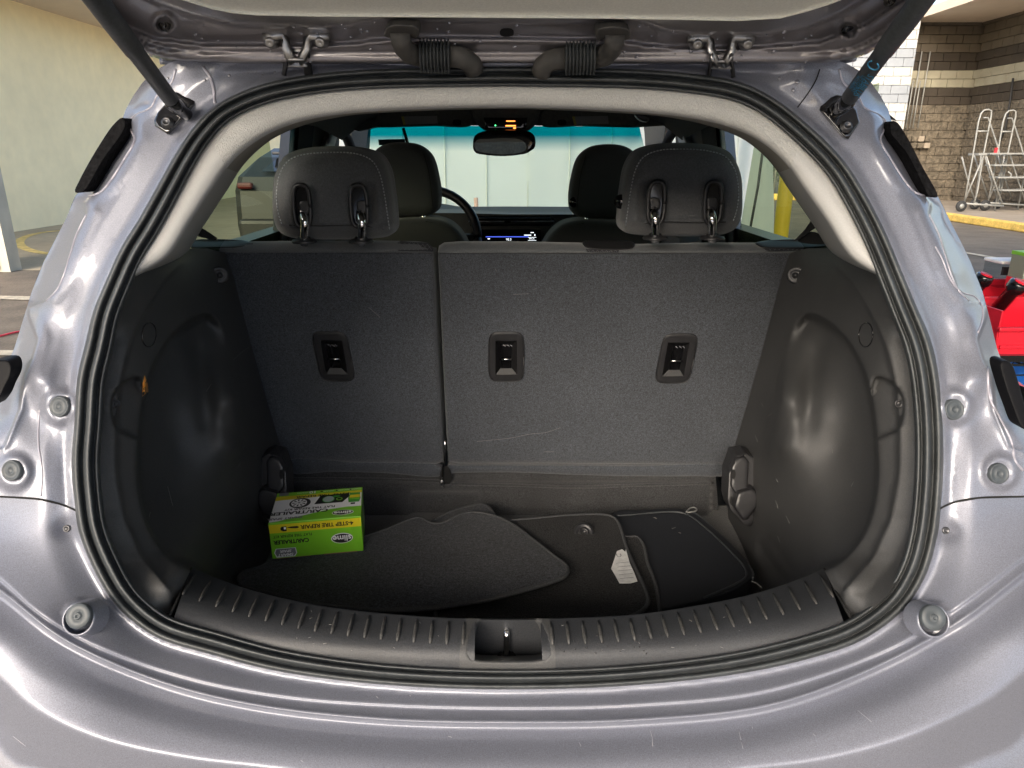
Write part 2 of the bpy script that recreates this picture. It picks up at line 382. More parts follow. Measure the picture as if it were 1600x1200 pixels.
# cream wall on the left, running away from the camera
o = box('cream_wall', (-8.75, 26, 1.95), (.2, 42, 3.9), WALLL); tag(o, 'long cream plastered wall to the left of the open car', 'wall')
o = box('left_soffit', (-8.05, 26, 3.95), (1.2, 42, .28), CEIL); tag(o, kind='structure')
CAN = mat('unseen_canopy', (.56, .55, .55), .85, noise=[(2, .06)])
o = box('unseen_canopy', (3.2, -.7, 4.70), (16.4, 8.4, .3), CAN); tag(o, kind='structure')  # canopy over the car, out of view; edges set for light and reflections
for y in (-4.6, -2.6, -.6, 1.4): tag(box('unseen_canopy_beam', (3.2, y, 4.50), (16.2, .22, .12), CAN), kind='structure')
o = box('soffit_right', (13.4, 14.6, 4.42), (7.6, 9.6, .2), CEIL); tag(o, kind='structure'); o.name = 'right_soffit'
o = box('far_wall', (-2.5, 47, 2.2), (13, .3, 4.4), WALLL); tag(o, 'pale wall closing the covered bay far beyond the car', 'wall')

# block walls on the right: every block an object of its own over a recessed mortar bed
def zmat(z):
    if z > 3.65: return BTOP
    if z > 3.25: return BDRK
    if z > 2.85: return BCRM
    if z > 2.45: return BDRK
    return BTAN
BM = {}
def block_mesh(m, L, rough):
    k = (m.name, L, rough)
    if k not in BM:
        V, F = box_vf((0, 0, 0), (L, .09, .19), bev=.006)
        me = bpy.data.meshes.new('block'); me.from_pydata([tuple(v) for v in V], [], F); me.materials.append(m); BM[k] = me
    return BM[k]
def block_wall(name, O, U, nrm, length, z0, z1, label, mf, off=0.0):
    O = A(O); U = A(U); nrm = A(nrm)
    r = empty(name, O, label, 'wall')
    cc = O+U*length/2-nrm*.20; sx = abs(U[0])*length+abs(nrm[0])*.24; sy = abs(U[1])*length+abs(nrm[1])*.24
    box('mortar', (cc[0], cc[1], (z0+z1)/2), (sx, sy, z1-z0), BASEW, r)
    ang = math.atan2(U[1], U[0]); k = 0; z = z0
    while z < z1-.05:
        a = -(k % 2)*.2+off
        while a < length-.01:
            s, e = max(a, 0), min(a+.4, length)
            if e-s > .05:
                m = mf(z+.1); L = round(e-s-.012, 3)
                b = bpy.data.objects.new('block', block_mesh(m, L, 0)); jit = random.uniform(-.006, .006) if m is BTAN else 0
                c = O+U*((s+e)/2)+nrm*(-.05+jit); b.rotation_euler[2] = ang
                link(b, r, (c[0], c[1], z+.1)); 
            a += .4
        z += .2; k += 1
    return r
block_wall('block_wall', (9.62, 19.1, .05), (1, 0, 0), (0, -1, 0), 2.05, .05, 4.32, 'brown and cream striped block wall in shade behind the ladders, facing the camera', zmat)
block_wall('block_wall', (11.42, 19.1, .05), (0, -1, 0), (-1, 0, 0), 3.2, .05, 4.32, 'striped block side wall at the far right edge, running towards the camera', zmat, .1)
def wmat(z): return BGRY if (2.45 < z < 2.85 or 3.25 < z < 3.65) else BSUN  # same stripes as the shaded wall, in sunlit colours
block_wall('block_pier', (7.9, 18.4, .05), (1, 0, 0), (0, -1, 0), 1.66, 1.45, 4.65, 'block pier left of the shaded block wall, sunlight put into its white and grey colours', wmat)
box('pier_footing', (8.73, 18.6, .75), (1.66, .4, 1.4), BTAN); bpy.context.view_layer.update()
o = bpy.data.objects['pier_footing']; tag(o, 'plain block base below the bright white and grey pier', 'wall base')
# pipes and panels on the shaded wall
for i, px in enumerate((1424, 1430, 1435, 1443)):
    x = tY(px, 150, 18.97)*(px-800)/FPX; zt = 3.66 if i in (1, 3) else 3.0
    tube_o = tube('conduit', [(x, 18.99, 1.9), (x, 18.99, zt)], .014, GALV, n=6)
    tag(tube_o, ['leftmost thin conduit on the shaded block wall', 'second thin conduit from the left on the shaded block wall', 'third thin conduit from the left on the shaded block wall', 'rightmost thin conduit on the shaded block wall'][i], 'conduit', 'conduits on the block wall')
pp = P(1434, 222, tY(1434, 222, 18.97))
r = empty('junction_panel', (pp[0], 18.99, pp[2]), 'group of small grey junction boxes low on the shaded block wall', 'electrical box')
for i in range(4):
    for j in range(2): box('panel', (pp[0]-.27+i*.17, 18.97, pp[2]-.08+j*.16), (.14, .06, .13), BTAN if (i+j) % 3 else SIDEW, r, bev=.005)
pv = P(1418, 95, tY(1418, 95, 18.95)); o = box('wall_light', (pv[0], 18.95, pv[2]), (.30, .1, .40), mat('pinkish_panel', (.62, .45, .33), .6), bev=.02); tag(o, 'pale pinkish square panel high on the block wall', 'wall panel')
tp = [P(px, py, tX(px, py, 11.36)) for px, py in ((1583, 122), (1578, 160), (1571, 200), (1562, 222))]
tag(tube('hose', tp, .022, TYRE, n=6), 'dark hose hanging down the block side wall', 'hose')

# rolling warehouse ladders
def ladder(dx, dy, label, dpx=0):
    Yf = 15.3+dy
    def Q(px, py, back=0.0):
        p = P(px, py, tY(px, py, 15.3))
        return A([p[0]+dx, p[1]+dy+back, p[2]])
    base = Q(1530, 325)
    r = empty('rolling_ladder', (base[0], base[1]+.2, .14), label, 'ladder', 'rolling warehouse ladders'); R = .016
    zf = lambda p: A([p[0], p[1], .17])
    def fr(name, pts, back=0.0, rad=R): return tube(name, [Q(a, b, back) for a, b in pts], rad, GALV, r, n=7)
    hoop = [(1507, 316), (1513, 282), (1519, 250), (1524, 220), (1529, 190), (1533, 177), (1538, 172), (1545, 171), (1549, 173), (1549, 180), (1543, 210), (1537, 240), (1532, 270), (1527, 300), (1522, 318)]
    fr('guard_rail', hoop); fr('cross_rail', [(1528, 205), (1544, 205)])
    fr('brace', [(1507, 314), (1535, 248)]); fr('cross_rail', [(1507, 318), (1568, 322)], rad=.02)
    fr('hand_rail', [(1549, 183), (1556, 183), (1562, 200), (1571, 228), (1579, 257), (1574, 290), (1566, 331)], .25)
    fr('stringer', [(1540, 240), (1552, 278), (1566, 318)]); fr('stringer', [(1545, 240), (1557, 278), (1568, 312)], .5)
    for py in (240, 258, 277, 297):
        a = Q(1541+(py-240)*.33, py); b = a+A([.62, .05, 0]); box('step', (a+b)/2, (.62, .3, .03), GALV, r)
    a = Q(1537, 241); box('platform', a+A([.03, .15, 0]), (.30, .35, .045), GALV, r)
    fr('back_leg', [(1535, 245), (1545, 285), (1556, 318)], .7); fr('back_leg', [(1567, 240), (1562, 280), (1556, 318)], .7)
    fr('hook', [(1575, 268), (1580, 272), (1579, 280), (1573, 281)], .0)
    for px, b in ((1503, 0.0), (1552, .6)):
        c = Q(px, 318, b); c[2] = .14+.105
        o = lathe('wheel', c-A([0, .02, 0]), (0, 1, 0), [(0, .03), (0, .10), (.01, .112), (.04, .112), (.05, .10), (.05, .03)], TYRE, r, 18)
        lathe('hub', c-A([0, .026, 0]), (0, 1, 0), [(0, .001), (0, .05), (.06, .05), (.06, .001)], GALV, o, 12)
    return r
ladder(0, 0, 'left rolling warehouse ladder standing against the block wall')
ladder(.66, .25, 'right rolling warehouse ladder, half cut off by the photo edge')
rt = P(1556, 235, tY(1556, 235, 15.2)); tag(box('red_tag', rt, (.05, .03, .1), mat('red_plastic', (.55, .02, .03), .35), bev=.004), 'small red tag standing on the left ladder platform', 'tag')

# painted lines, curb paint ring, cord on the ground
def strip(name, pxs, wd, m, z, label):
    c = A([P(a, b, tZ(a, b, z)) for a, b in pxs]); T = np.gradient(c, axis=0); T[:, 2] = 0; T /= np.linalg.norm(T, axis=1)[:, None]; nn = np.stack([-T[:, 1], T[:, 0], 0*T[:, 0]], -1)
    o = loft(name, [c+nn*wd/2, c-nn*wd/2], m, None, closed=False); tag(o, kind='structure'); return o
strip('parking_line', [(-80, 463), (20, 465), (90, 467)], .16, PAINTL, .004, '')
strip('parking_line', [(-80, 550), (20, 551), (60, 551)], .13, PAINTL, .004, '')
strip('parking_line', [(1480, 390), (1540, 400), (1600, 411), (1680, 425)], .12, PAINTL, .004, '')
a = np.linspace(.55*math.pi, 1.5*math.pi, 24); strip('yellow_ring_line', [(110+80*math.cos(t), 379-19*math.sin(t)) for t in a], .13, YLINE, .004, '')
cp = [P(x, y, tZ(x, y, .008)) for x, y in ((-60, 534), (0, 525), (20, 520), (60, 512))]; tag(tube('cable', cp, .008, mat('cable', (.5, .03, .06), .5), n=6), 'thin red cord lying on the ground left of the car', 'cord')

# white framed poster column on the left edge
pc = P(22, 425, tZ(22, 425, 0)); r = empty('poster_column', (pc[0]-.5, pc[1]+.2, 0), 'grey column with a white framed orange poster at the left edge', 'column')
box('column', (pc[0]-.55, pc[1]+.10, 1.9), (1.02, .2, 3.8), mat('column_grey', (.46, .44, .36), .8, noise=[(5, .1)]), r)
for c_, s_ in (((pc[0]-.19, 1.0), (.07, 1.9)), ((pc[0]-.98, 1.0), (.07, 1.9)), ((pc[0]-.585, .075), (.86, .07)), ((pc[0]-.585, 1.92), (.86, .07))):
    box('frame', (c_[0], pc[1]-.02, c_[1]), (s_[0], .04, s_[1]), WHITEP, r)
box('poster', (pc[0]-.585, pc[1]-.008, 1.0), (.72, .012, 1.8), mat('orange_poster', (.75, .30, .10), .6, noise=[(5, .35)], col2=(.8, .6, .45)), r)

# white tarpaulin curtain hung across the bay in front of the car
xs = np.linspace(-1.75, 2.47, 170); zs = np.linspace(.02, 3.3, 50); X, Z = np.meshgrid(xs, zs)
fold = .006*np.abs(np.sin((X+.24)*math.pi/.385))+.012*np.sin(X*23+np.sin(Z*2.2))*np.exp(-((X-2.0)/1.0)**2)*3+.012*np.sin(X*5+Z*3.3)+.01*np.sin(Z*9+X*4)*np.sin(X*3)+.09*sstep(X, 2.05, 2.25)*(1-sstep(X, 2.25, 2.5))*(1.2-Z*.3)
Xs = X+.10*np.sin(Z*2.3+1)*sstep(X, 2.1, 2.72); V = np.stack([Xs, 6.9+fold, Z], -1).reshape(-1, 3)
n_ = len(xs); F = [[i*n_+j, i*n_+j+1, (i+1)*n_+j+1, (i+1)*n_+j] for i in range(len(zs)-1) for j in range(n_-1)]
SEAMT = mat('tarp_seam', (.72, .77, .69), .7)
cur = empty('tarp_curtain', (.5, 6.9, 0), 'white tarpaulin curtain hanging in front of the windshield', 'tarpaulin')
mesh('sheet', V, F, TARP, cur)
tube('top_rail', [(-1.8, 6.94, 3.32), (2.8, 6.94, 3.32)], .03, GALV, cur)
for x in [-.24+.385*k for k in range(-3, 7)]: tube('seam', [(x, 6.892, .05), (x+.01, 6.892, 3.28)], .007, SEAMT, cur, n=5)
tube('edge_rope', [(2.22, 6.84, .25), (2.28, 6.83, 1.0), (2.31, 6.84, 1.9)], .012, RUBBER, cur, n=6)
tag(tube('wooden_stake', [(-.30, 6.4, .02), (-.315, 6.4, .93)], .018, mat('pinkish_wood', (.55, .36, .28), .7), n=8), 'short pinkish stake standing before the white tarp', 'stake')
# yellow bollard seen through the right window
bp = P(1219, 374, tY(1211, 374, 8.5)); r = empty('bollard', (bp[0], 8.5, 0), 'yellow steel bollard seen through the right quarter window', 'bollard')
lathe('post', (bp[0], 8.5, 0), (0, 0, 1), [(0, .085), (1.12, .085), (1.17, .07), (1.20, .03), (1.205, 0)], YELP, r, 20)
lathe('collar', (bp[0], 8.5, 0), (0, 0, 1), [(0, .085), (0, .12), (.03, .12), (.05, .086)], SIDEW, r, 20)
# kerb and fence seen behind the bollard
tag(box('kerb_far', (9.5, 21.4, .09), (9, .25, .18), KERBY, bev=.02), kind='structure'); bpy.data.objects['kerb_far'].name = 'far_kerb'
fr_ = empty('chain_fence', (7.0, 25, 0), 'grey wire fence far behind the yellow bollard', 'fence')
for i in range(5): tube('post', [(5.0+i*1.3, 25, 0), (5.0+i*1.3, 25, 2.0)], .03, GALV, fr_, n=6)
for z in (.3, .8, 1.3, 1.8): tube('wire', [(5.0, 25, z), (10.2, 25, z)], .012, GALV, fr_, n=5)
# low green bank beyond the fence
FOL = mat('leaf_green', (.055, .085, .035), .7, noise=[(2, .4)])
def shrub(name, c, rr, n, label):
    V = []; F = []
    for i in range(n):
        d = rng.normal(size=3); d /= np.linalg.norm(d); p = A(c)+d*A(rr)*rng.uniform(.45, 1.05)*(1+.15*math.sin(d[0]*9)); a = rng.normal(size=3); a /= np.linalg.norm(a); b = np.cross(a, rng.normal(size=3)); b /= np.linalg.norm(b); s = rng.uniform(.03, .07)
        k = len(V); V += [p-a*s, p+b*s*.5, p+a*s, p-b*s*.5]; F.append([k, k+1, k+2, k+3])
    r = empty(name, (c[0], c[1], 0), label, 'shrub'); mesh('foliage', V, F, FOL, r, False); tube('stem', [(c[0], c[1], 0), (c[0], c[1], c[2])], .03, BROWNC, r, n=6); return r
shrub('shrub', (8.0, 26.5, .9), (2.2, .8, .9), 3500, 'green shrub behind the wire fence, seen past the bollard')

# dark parked SUV seen through the left quarter window
CARD = mat('dark_car_paint', (.018, .021, .023), .4, 0, 0)
sv = empty('parked_hatchback', (-1.78, 9.2, 0), 'dark car parked beyond the left window, showing a red tail lamp', 'car')
prof = [(7.2, .35), (7.12, .62), (7.15, .95), (7.22, 1.08), (7.6, 1.26), (8.0, 1.35), (9.4, 1.33), (10.3, 1.12), (11.4, .98), (11.6, .70), (11.55, .35)]
def wid(z): return .93-.20*max(0, (z-1.02)/.6)
V = []; F = []; NP = len(prof)
for f_ in (-1, -.93, .93, 1):
    for y, z in prof: V.append((-1.78+f_*wid(z)*(1 if abs(f_) == 1 else 1), y+(0 if abs(f_) < 1 else .05*(1 if y < 9 else -1)), z-(0.03 if abs(f_) == 1 and z > 1.2 else 0)))
for s_ in range(3):
    for i in range(NP): j = (i+1) % NP; F.append([s_*NP+i, s_*NP+j, (s_+1)*NP+j, (s_+1)*NP+i])
F += [list(range(NP)), [3*NP+i for i in range(NP)][::-1]]
mesh('body', V, F, CARD, sv, False, orient=True)
GL2 = mat('dark_glass', (.01, .012, .012), .05, 0, .3)
mesh('rear_window', [(-1.78-.68, 7.27, 1.13), (-1.78+.68, 7.27, 1.13), (-1.78+.60, 7.55, 1.25), (-1.78-.60, 7.55, 1.25)], [[0, 1, 2, 3]], GL2, sv, False)
RED = mat('tail_lamp_red', (.10, .008, .008), .4, 0, .1)
for s_ in (-1, 1):
    box('tail_lamp', (-1.78+s_*.80, 7.13, 1.0), (.15, .06, .06), RED, sv, bev=.02)
    mesh('side_window', [(-1.78+s_*.945, 7.75, 1.08), (-1.78+s_*.945, 9.9, 1.06), (-1.78+s_*.80, 9.2, 1.27), (-1.78+s_*.80, 8.0, 1.28)], [[0, 1, 2, 3]], GL2, sv, False)
    for y in (8.0, 10.8):
        o = lathe('wheel', (-1.78+s_*.72, y, .35), (s_, 0, 0), [(0, .1), (0, .33), (.03, .355), (.2, .355), (.23, .33), (.23, .22)], TYRE, sv, 24)
        lathe('rim', (-1.78+s_*.73, y, .35), (s_, 0, 0), [(.19, .01), (.20, .06), (.17, .1), (.2, .21), (.21, .225)], GALV, o, 20)
box('bumper', (-1.78, 7.08, .55), (1.75, .14, .28), PLASTB, sv, bev=.04); box('plate', (-1.78, 7.105, .86), (.52, .02, .13), WHITEP, sv); box('roof_spoiler', (-1.78, 7.62, 1.30), (1.25, .3, .03), CARD, sv, bev=.01)

# unseen lot and buildings added behind the camera for the paint to mirror
def bldg(x, y, sx, sy, h, m, label):
    r = empty('building', (x, y, 0), label, 'building'); box('wall', (x, y, h/2), (sx, sy, h), m, r); box('parapet', (x, y, h+.15), (sx+.3, sy+.3, .3), BCRM, r)
    for i in range(int(sx/4)):
        box('window', (x-sx/2+2+i*4, y+sy/2+.01, 1.6), (2.4, .06, 1.9), GL2, r)
bldg(-12, -24, 26, 8, 5.5, BTAN, 'low tan shop building added out of view behind the camera for the paint to mirror')
bldg(19, -30, 24, 8, 7.0, BGRY, 'grey shop building added out of view behind the camera for the paint to mirror')
sheet('back_lot', -60, -60, 60, -3.5, .0, mat('bounce_concrete', (.60, .60, .60), .85, noise=[(1, .1)]))  # unseen ground, made pale to bounce light up under the tailgate

# ---- wire cart with red bins on the right
cart = empty('wire_cart', (1.95, 2.55, 0), 'black wire shelf cart standing right of the car', 'cart')
WX0, WX1, WY0, WY1 = 1.47, 2.4, 2.25, 2.78
def wires(z, nm):
    parts = []
    for y in np.linspace(WY0, WY1, 12): parts.append(tube_vf([(WX0, y, z), (WX1, y, z)], .0028, 5))
    for x in np.linspace(WX0, WX1, 5): parts.append(tube_vf([(x, WY0, z-.005), (x, WY1, z-.005)], .0035, 5))
    for zz in (z, z+.03 if nm == 'shelf' else z+.04):
        for a_, b_ in (((WX0, WY0), (WX1, WY0)), ((WX1, WY0), (WX1, WY1)), ((WX1, WY1), (WX0, WY1)), ((WX0, WY1), (WX0, WY0))): parts.append(tube_vf([(*a_, zz), (*b_, zz)], .004, 6))
    for x in np.linspace(WX0, WX1, 22)[:-1]: parts.append(tube_vf([(x, WY0, z), (x+.022, WY0, z+.03), (x+.044, WY0, z)], .0022, 4))
    V, F = join_vf(parts); mesh(nm, V, F, BLACK, cart)
zs_top = .665
wires(zs_top-.03, 'shelf'); wires(.30, 'shelf'); wires(.14, 'shelf')
for z in (.60, .56, .52, .48):
    tube('side_wire', [(WX0, WY0, z), (WX1, WY0, z)], .003, BLACK, cart, n=5); tube('side_wire', [(WX0, WY1, z), (WX1, WY1, z)], .003, BLACK, cart, n=5)
box('shelf_rim', (1.93, WY0-.005, zs_top-.005), (.95, .02, .022), BLACKG, cart)
for x in (WX0, WX1):
    for y in (WY0, WY1):
        tube('post', [(x, y, .05), (x, y, zs_top)], .012, BLACK, cart, n=8); lathe('caster', (x-.012, y, .04), (1, 0, 0), [(0, .0), (0, .04), (.025, .04), (.025, 0)], TYRE, cart, 14)
REDP = mat('red_bin_plastic', (.68, .012, .03), .3, noise=[(8, .06)])
def bin_(x, y, z, L, W, H, label, name='red_bin', m=None):
    m = m or REDP; r = empty(name, (x, y, z), label, 'bin'); T = .006
    box('floor', (x, y, z+T/2), (L, W, T), m, r)
    for nm, c_, s_ in (('front_wall', (x, y-W/2, z+H*.3), (L, T, H*.6)), ('back_wall', (x, y+W/2, z+H/2), (L, T, H)), ('side_wall', (x-L/2, y, z+H/2), (T, W, H)), ('side_wall', (x+L/2, y, z+H/2), (T, W, H))): box(nm, c_, s_, m, r, bev=.002)
    box('lip', (x, y-W/2-.008, z+H*.6), (L+.02, .018, .014), m, r, bev=.004); box('lip', (x, y+W/2+.004, z+H), (L+.02, .016, .012), m, r, bev=.004)
    box('label_holder', (x, y-W/2-.006, z+H*.2), (L*.96, .008, H*.08), m, r, bev=.002)
    return r
bin_(1.80, 2.36, zs_top, .42, .20, .15, 'red plastic storage bin at the front of the wire cart')
bin_(1.75, 2.62, zs_top, .46, .20, .17, 'red plastic storage bin at the back of the wire cart')
def battery(px, py, Y, label, tilt):
    c = P(px, py, tY(px, py, Y)); r = empty('tool_battery', c, label, 'battery', 'tool batteries in the red bins')
    M = rotx(tilt); ax = M@A([.25, -.35, 1])
    ax /= np.linalg.norm(ax)
    lathe('cell', c, ax, [(-.09, 0), (-.09, .022), (-.01, .022), (0, .030), (.025, .030), (.03, .026), (.03, 0)], BLACKG, r, 20)
    lathe('cap', c+ax*.0305, ax, [(0, .0), (0, .021), (.002, .021), (.002, 0)], REDP, r, 18)
    return r
battery(1585, 452, 2.36, 'black battery with red cap sticking out of the front red bin', .1)
battery(1533, 441, 2.55, 'black battery with red cap in the back red bin beside the car', .0)
c = P(1574, 428, tY(1574, 428, 2.70)); r = empty('clear_box', c, 'clear plastic box standing behind the red bins', 'box')
box('shell', c, (.13, .1, .09), CLEARP, r, bev=.006); box('lid', c+A([0, 0, .05]), (.135, .105, .012), WHITEP, r, bev=.003); box('latch', c+A([-.05, -.055, .02]), (.02, .01, .03), INK, r)
c = P(1598, 425, tY(1598, 425, 2.55)); r = empty('grey_carton', c, 'grey and green carton behind the red bins at the photo edge', 'box')
box('carton', c+A([.02, 0, 0]), (.09, .08, .13), mat('grey_carton_print', (.22, .25, .19), .5), r, bev=.002); box('band', c+A([.02, 0, .066]), (.092, .082, .012), GREENC, r)
text('print', 'ev', .02, WHITEP, c+A([-.005, -.0405, .045]), (1, 0, 0), (0, 0, 1), r)
box('red_band', c+A([.02, 0, -.04]), (.092, .082, .04), REDP, r)
bb = mat('blue_bin_plastic', (.02, .14, .52), .35); rb = bin_(1.86, 2.45, .305, .50, .22, .32, 'blue plastic bin on the middle shelf of the wire cart', 'blue_bin', bb)
text('embossed_print', 'UNI', .05, mat('blue_dark', (.01, .08, .35), .4), (1.72, 2.333, .40), (1, 0, 0), (0, 0, 1), rb)
# ================================================================ THE CAR
car = empty('parked_car', (-.007, 2.4, 0), 'silver lavender hatchback with its tailgate open, seen from behind', 'car')
SEAL_OUT = [(793,105),(867,106),(940,107),(1000,109),(1067,114),(1150,127),(1200,148),(1262,195),(1317,250),(1350,300),(1383,363),(1403,410),(1431,478),(1452,530),(1464,580),(1471,642),(1473,700),(1471,765),(1463,837),(1447,896),(1417,946),(1380,979),(1334,1006),(1263,1029),(1190,1046),(1100,1060),(950,1073),(793,1077),(650,1073),(525,1062),(417,1045),(333,1023),(250,998),(208,971),(175,937),(146,887),(125,833),(117,783),(113,720),(117,660),(122,590),(135,537),(147,485),(165,440),(189,388),(217,343),(247,290),(277,237),(300,203),(333,168),(367,148),(417,130),(467,120),(520,113),(600,108),(700,106)]
NS = 280
so = resample(SEAL_OUT, n=NS, closed=True)
tn = np.roll(so, -1, 0)-np.roll(so, 1, 0); tn /= np.linalg.norm(tn, axis=1)[:, None]; SN = np.stack([-tn[:, 1], tn[:, 0]], -1)   # inward normal (clockwise on screen, y down)
if not pinside(so[0:1, 0]+SN[0:1, 0]*5, so[0:1, 1]+SN[0:1, 1]*5, so)[0]: SN = -SN
for _ in range(4): SN = (np.roll(SN, 1, 0)+SN+np.roll(SN, -1, 0)); SN /= np.linalg.norm(SN, axis=1)[:, None]
sw = np.interp(so[:, 1], [105, 140, 300, 600, 900, 1040, 1077], [30, 31, 36, 42, 42, 36, 31])
def sealring(q, off): p = so+SN*(sw*q)[:, None]; return P(p[:, 0], p[:, 1], topen(p[:, 0], p[:, 1], off))
def seal_in(q=1.0): return so+SN*(sw*q)[:, None]
# weather strip: outer lip, bulb, groove, inner lip
oq = [(-.05, .012), (0, -.004), (.05, -.010), (.13, -.013), (.22, -.010), (.29, -.003), (.33, .004), (.37, .004), (.41, -.006), (.48, -.017), (.56, -.022), (.64, -.019), (.70, -.010), (.74, .0), (.78, .002), (.82, -.004), (.88, -.008), (.94, -.006), (1.0, .004), (1.04, .02)]
loft('weather_strip', [sealring(q, o) for q, o in oq], RUBBER, car)

# --- painted body around the opening
SIL_L = [(300,86),(262,99),(240,112),(222,130),(208,150),(196,172),(190,190),(188,204),(160,245),(136,285),(118,306),(104,340),(86,375),(68,410),(50,455),(36,500),(22,545),(10,572),(4,590),(-10,640),(-60,700),(-120,740),(-160,760)]
SIL_R = [(1286,86),(1322,99),(1346,112),(1362,130),(1376,150),(1388,172),(1393,190),(1397,204),(1424,245),(1448,285),(1466,308),(1482,340),(1500,375),(1517,410),(1535,455),(1547,500),(1558,545),(1566,566),(1574,590),(1590,650),(1640,700),(1710,740),(1750,760)]
SEAM_L = [(-160,772),(0,775),(60,779),(95,787),(124,799)]
SEAM_R = [(1464,796),(1490,784),(1530,777),(1600,775),(1750,772)]
MIDY = 1080
sdo = lambda px, py: -sdist(px, py, so)
cre_L = A([(275,108),(268,130),(247,148),(236,168),(212,180),(203,190),(206,205),(211,218),(194,250),(175,280),(158,300),(140,307),(131,318),(134,335),(118,368),(110,395),(90,450),(72,470),(44,480),(44,495),(58,530),(50,560),(36,590),(30,640),(5,700),(-50,720)])
def cre_x(py): return np.interp(py, np.maximum.accumulate(cre_L[:, 1]+np.arange(len(cre_L))*1e-4), cre_L[:, 0])
dents = [(135,540,48,.016),(60,560,30,.010),(92,600,30,-.004),(160,800,0.1,0)]
def body_off(px, py):
    m = np.where(px < CX, px, 2*CX-px)          # measured on the left side, mirrored
    s = np.maximum(sdo(px, py), 0)
    e = pdist(m, py, A(SIL_L), closed=False)
    side = sstep(py, 90, 200)
    off = .010*sstep(s, 0, 14)-.013*np.clip((s-12)/32, 0, 1)
    off = off+side*.00030*np.minimum(s, 200)*(1-sstep(py, 480, 640))
    off = off+.045*(1-sstep(e, 0, 46))**1.6*side
    off = off+.012*sstep(cre_x(py)-m, -2.5, 2.5)*side
    off = off+.0006*np.clip(cre_x(py)-m, 0, 40)*side*(1-sstep(py, 540, 600))-.004*np.exp(-((m-cre_x(py)-14)/7.0)**2)*side*(1-sstep(py, 520, 600))
    # pockets behind the lamp: sculpted hollow with a raised tongue along the seal
    g = lambda cx, cy, rx, ry, ang=0: np.exp(-((((m-cx)*math.cos(ang)+(py-cy)*math.sin(ang))/rx)**2+((-(m-cx)*math.sin(ang)+(py-cy)*math.cos(ang))/ry)**2))
    off = off+0.018*g(105, 520, 45, 70, .25)+.008*g(150, 615, 22, 80, .12)-.006*g(150, 470, 14, 90, .35)
    off = off+.012*g(55, 650, 30, 50, -.3)-.010*g(60, 590, 20, 26)+.016*g(135, 735, 24, 42)
    off = off+.012*g(410, 112, 70, 12)-.004*g(330, 105, 14, 22)+.004*g(243, 170, 55, 45, .5)
    # stop bosses
    for bx, by in ((93.5, 635), (22, 737)):
        r = np.hypot(m-bx, (py-by)); off = off-.010*(1-sstep(r, 18, 34))+.004*(1-sstep(r, 14, 19))
    # spot welds
    for bx, by in ((218,170),(201,212),(176,253),(148,330),(121,345),(262,123),(85,430),(94,426)):
        off = off-.0025*np.exp(-(((m-bx)**2+(py-by)**2)/18.0))
    # wrinkled sealer bead
    off = off-.0035*np.exp(-((m-(cre_x(py)+4))/3.2)**2)*side
    off = off+.0006*np.sin(m*.055+py*.021)*np.sin(py*.045+m*.013)*sstep(s, 0, 40)
    return off
def bt(px, py): return topen(px, py, body_off(px, py))
inner_all = seal_in(.25)
iL = [p for p in inner_all if p[0] < CX and p[1] < 806][:]; iR = [p for p in inner_all if p[0] >= CX and p[1] < 806]
# order: right side runs top->down on the clockwise curve, left runs down->top
outl = [tuple(p) for p in SIL_L[::-1]] + [(450,92),(620,90),(CX,89),(966,90),(1136,92)] + [tuple(p) for p in SIL_R]
outl += [tuple(p) for p in SEAM_R[::-1]] + [tuple(p) for p in iR[::-1]][::3] + [tuple(p) for p in iL[::-1]][::3] + [tuple(p) for p in SEAM_L[::-1]]
outl = [outl[0]]+[b for a, b in zip(outl, outl[1:]) if np.hypot(b[0]-a[0], b[1]-a[1]) > 2]
def soff(k): p_ = so-SN*k; return p_[(p_[:, 1] < 790)]
_cl = resample(cre_L, step=5, smooth=False); bp_ = [_cl+A([k, 0]) for k in (-4, -2, 0, 2, 4, 7)]; bp_ += [mirror(x) for x in bp_]; bp_ += [soff(k) for k in (4, 10, 14, 30, 42, 47)]
body = relief('body_panel', outl, bt, PAINT, car, pts=np.vstack(bp_), step=6, back=(0, .012, 0), smooth_outline=False)
# quarter panels, sides, roof and floor pan that carry on away from the camera
for sg, S_ in ((-1, SIL_L), (1, SIL_R)):
    s2 = resample(S_[8:20], n=40); t_ = topen(s2[:, 0], s2[:, 1], body_off(s2[:, 0], s2[:, 1])+.004); a_ = P(s2[:, 0], s2[:, 1], t_)
    b_ = a_.copy(); b_[:, 0] += sg*.10; b_[:, 1] += .35; c_ = a_.copy(); hz = np.clip((a_[:, 2]-.95)/.45, 0, 1)
    c_[:, 0] = sg*(.88-.20*hz**1.3); c_[:, 1] = np.where(a_[:, 2] > 1.0, a_[:, 1]+.62, 1.6)
    loft('quarter_panel', [a_, b_, c_], PAINT, car, closed=False)
ys = np.linspace(1.02, 5.0, 24)
for sg in (-1, 1):
    rings = []
    for z, x in ((.20, .80), (.30, .86), (.55, .885), (.80, .88), (.96, .86), (.985, .80)): rings.append(np.stack([np.full_like(ys, sg*x)-sg*np.clip((1.5-ys)/.6, 0, 1)**2*.12-sg*np.clip((ys-4.2)/.8, 0, 1)**2*.25, ys, np.full_like(ys, z)], -1))
    loft('side_panel', rings, PAINT, car, closed=False)
    for y in (1.62, 4.22):
        o = lathe('wheel', (sg*.66, y, .32), (sg, 0, 0), [(0, .1), (0, .30), (.03, .32), (.19, .32), (.22, .30), (.225, .22)], TYRE, car, 28)
        lathe('rim', (sg*.67, y, .32), (sg, 0, 0), [(.19, .005), (.20, .06), (.165, .09), (.20, .20), (.215, .225)], STEEL, o, 24)
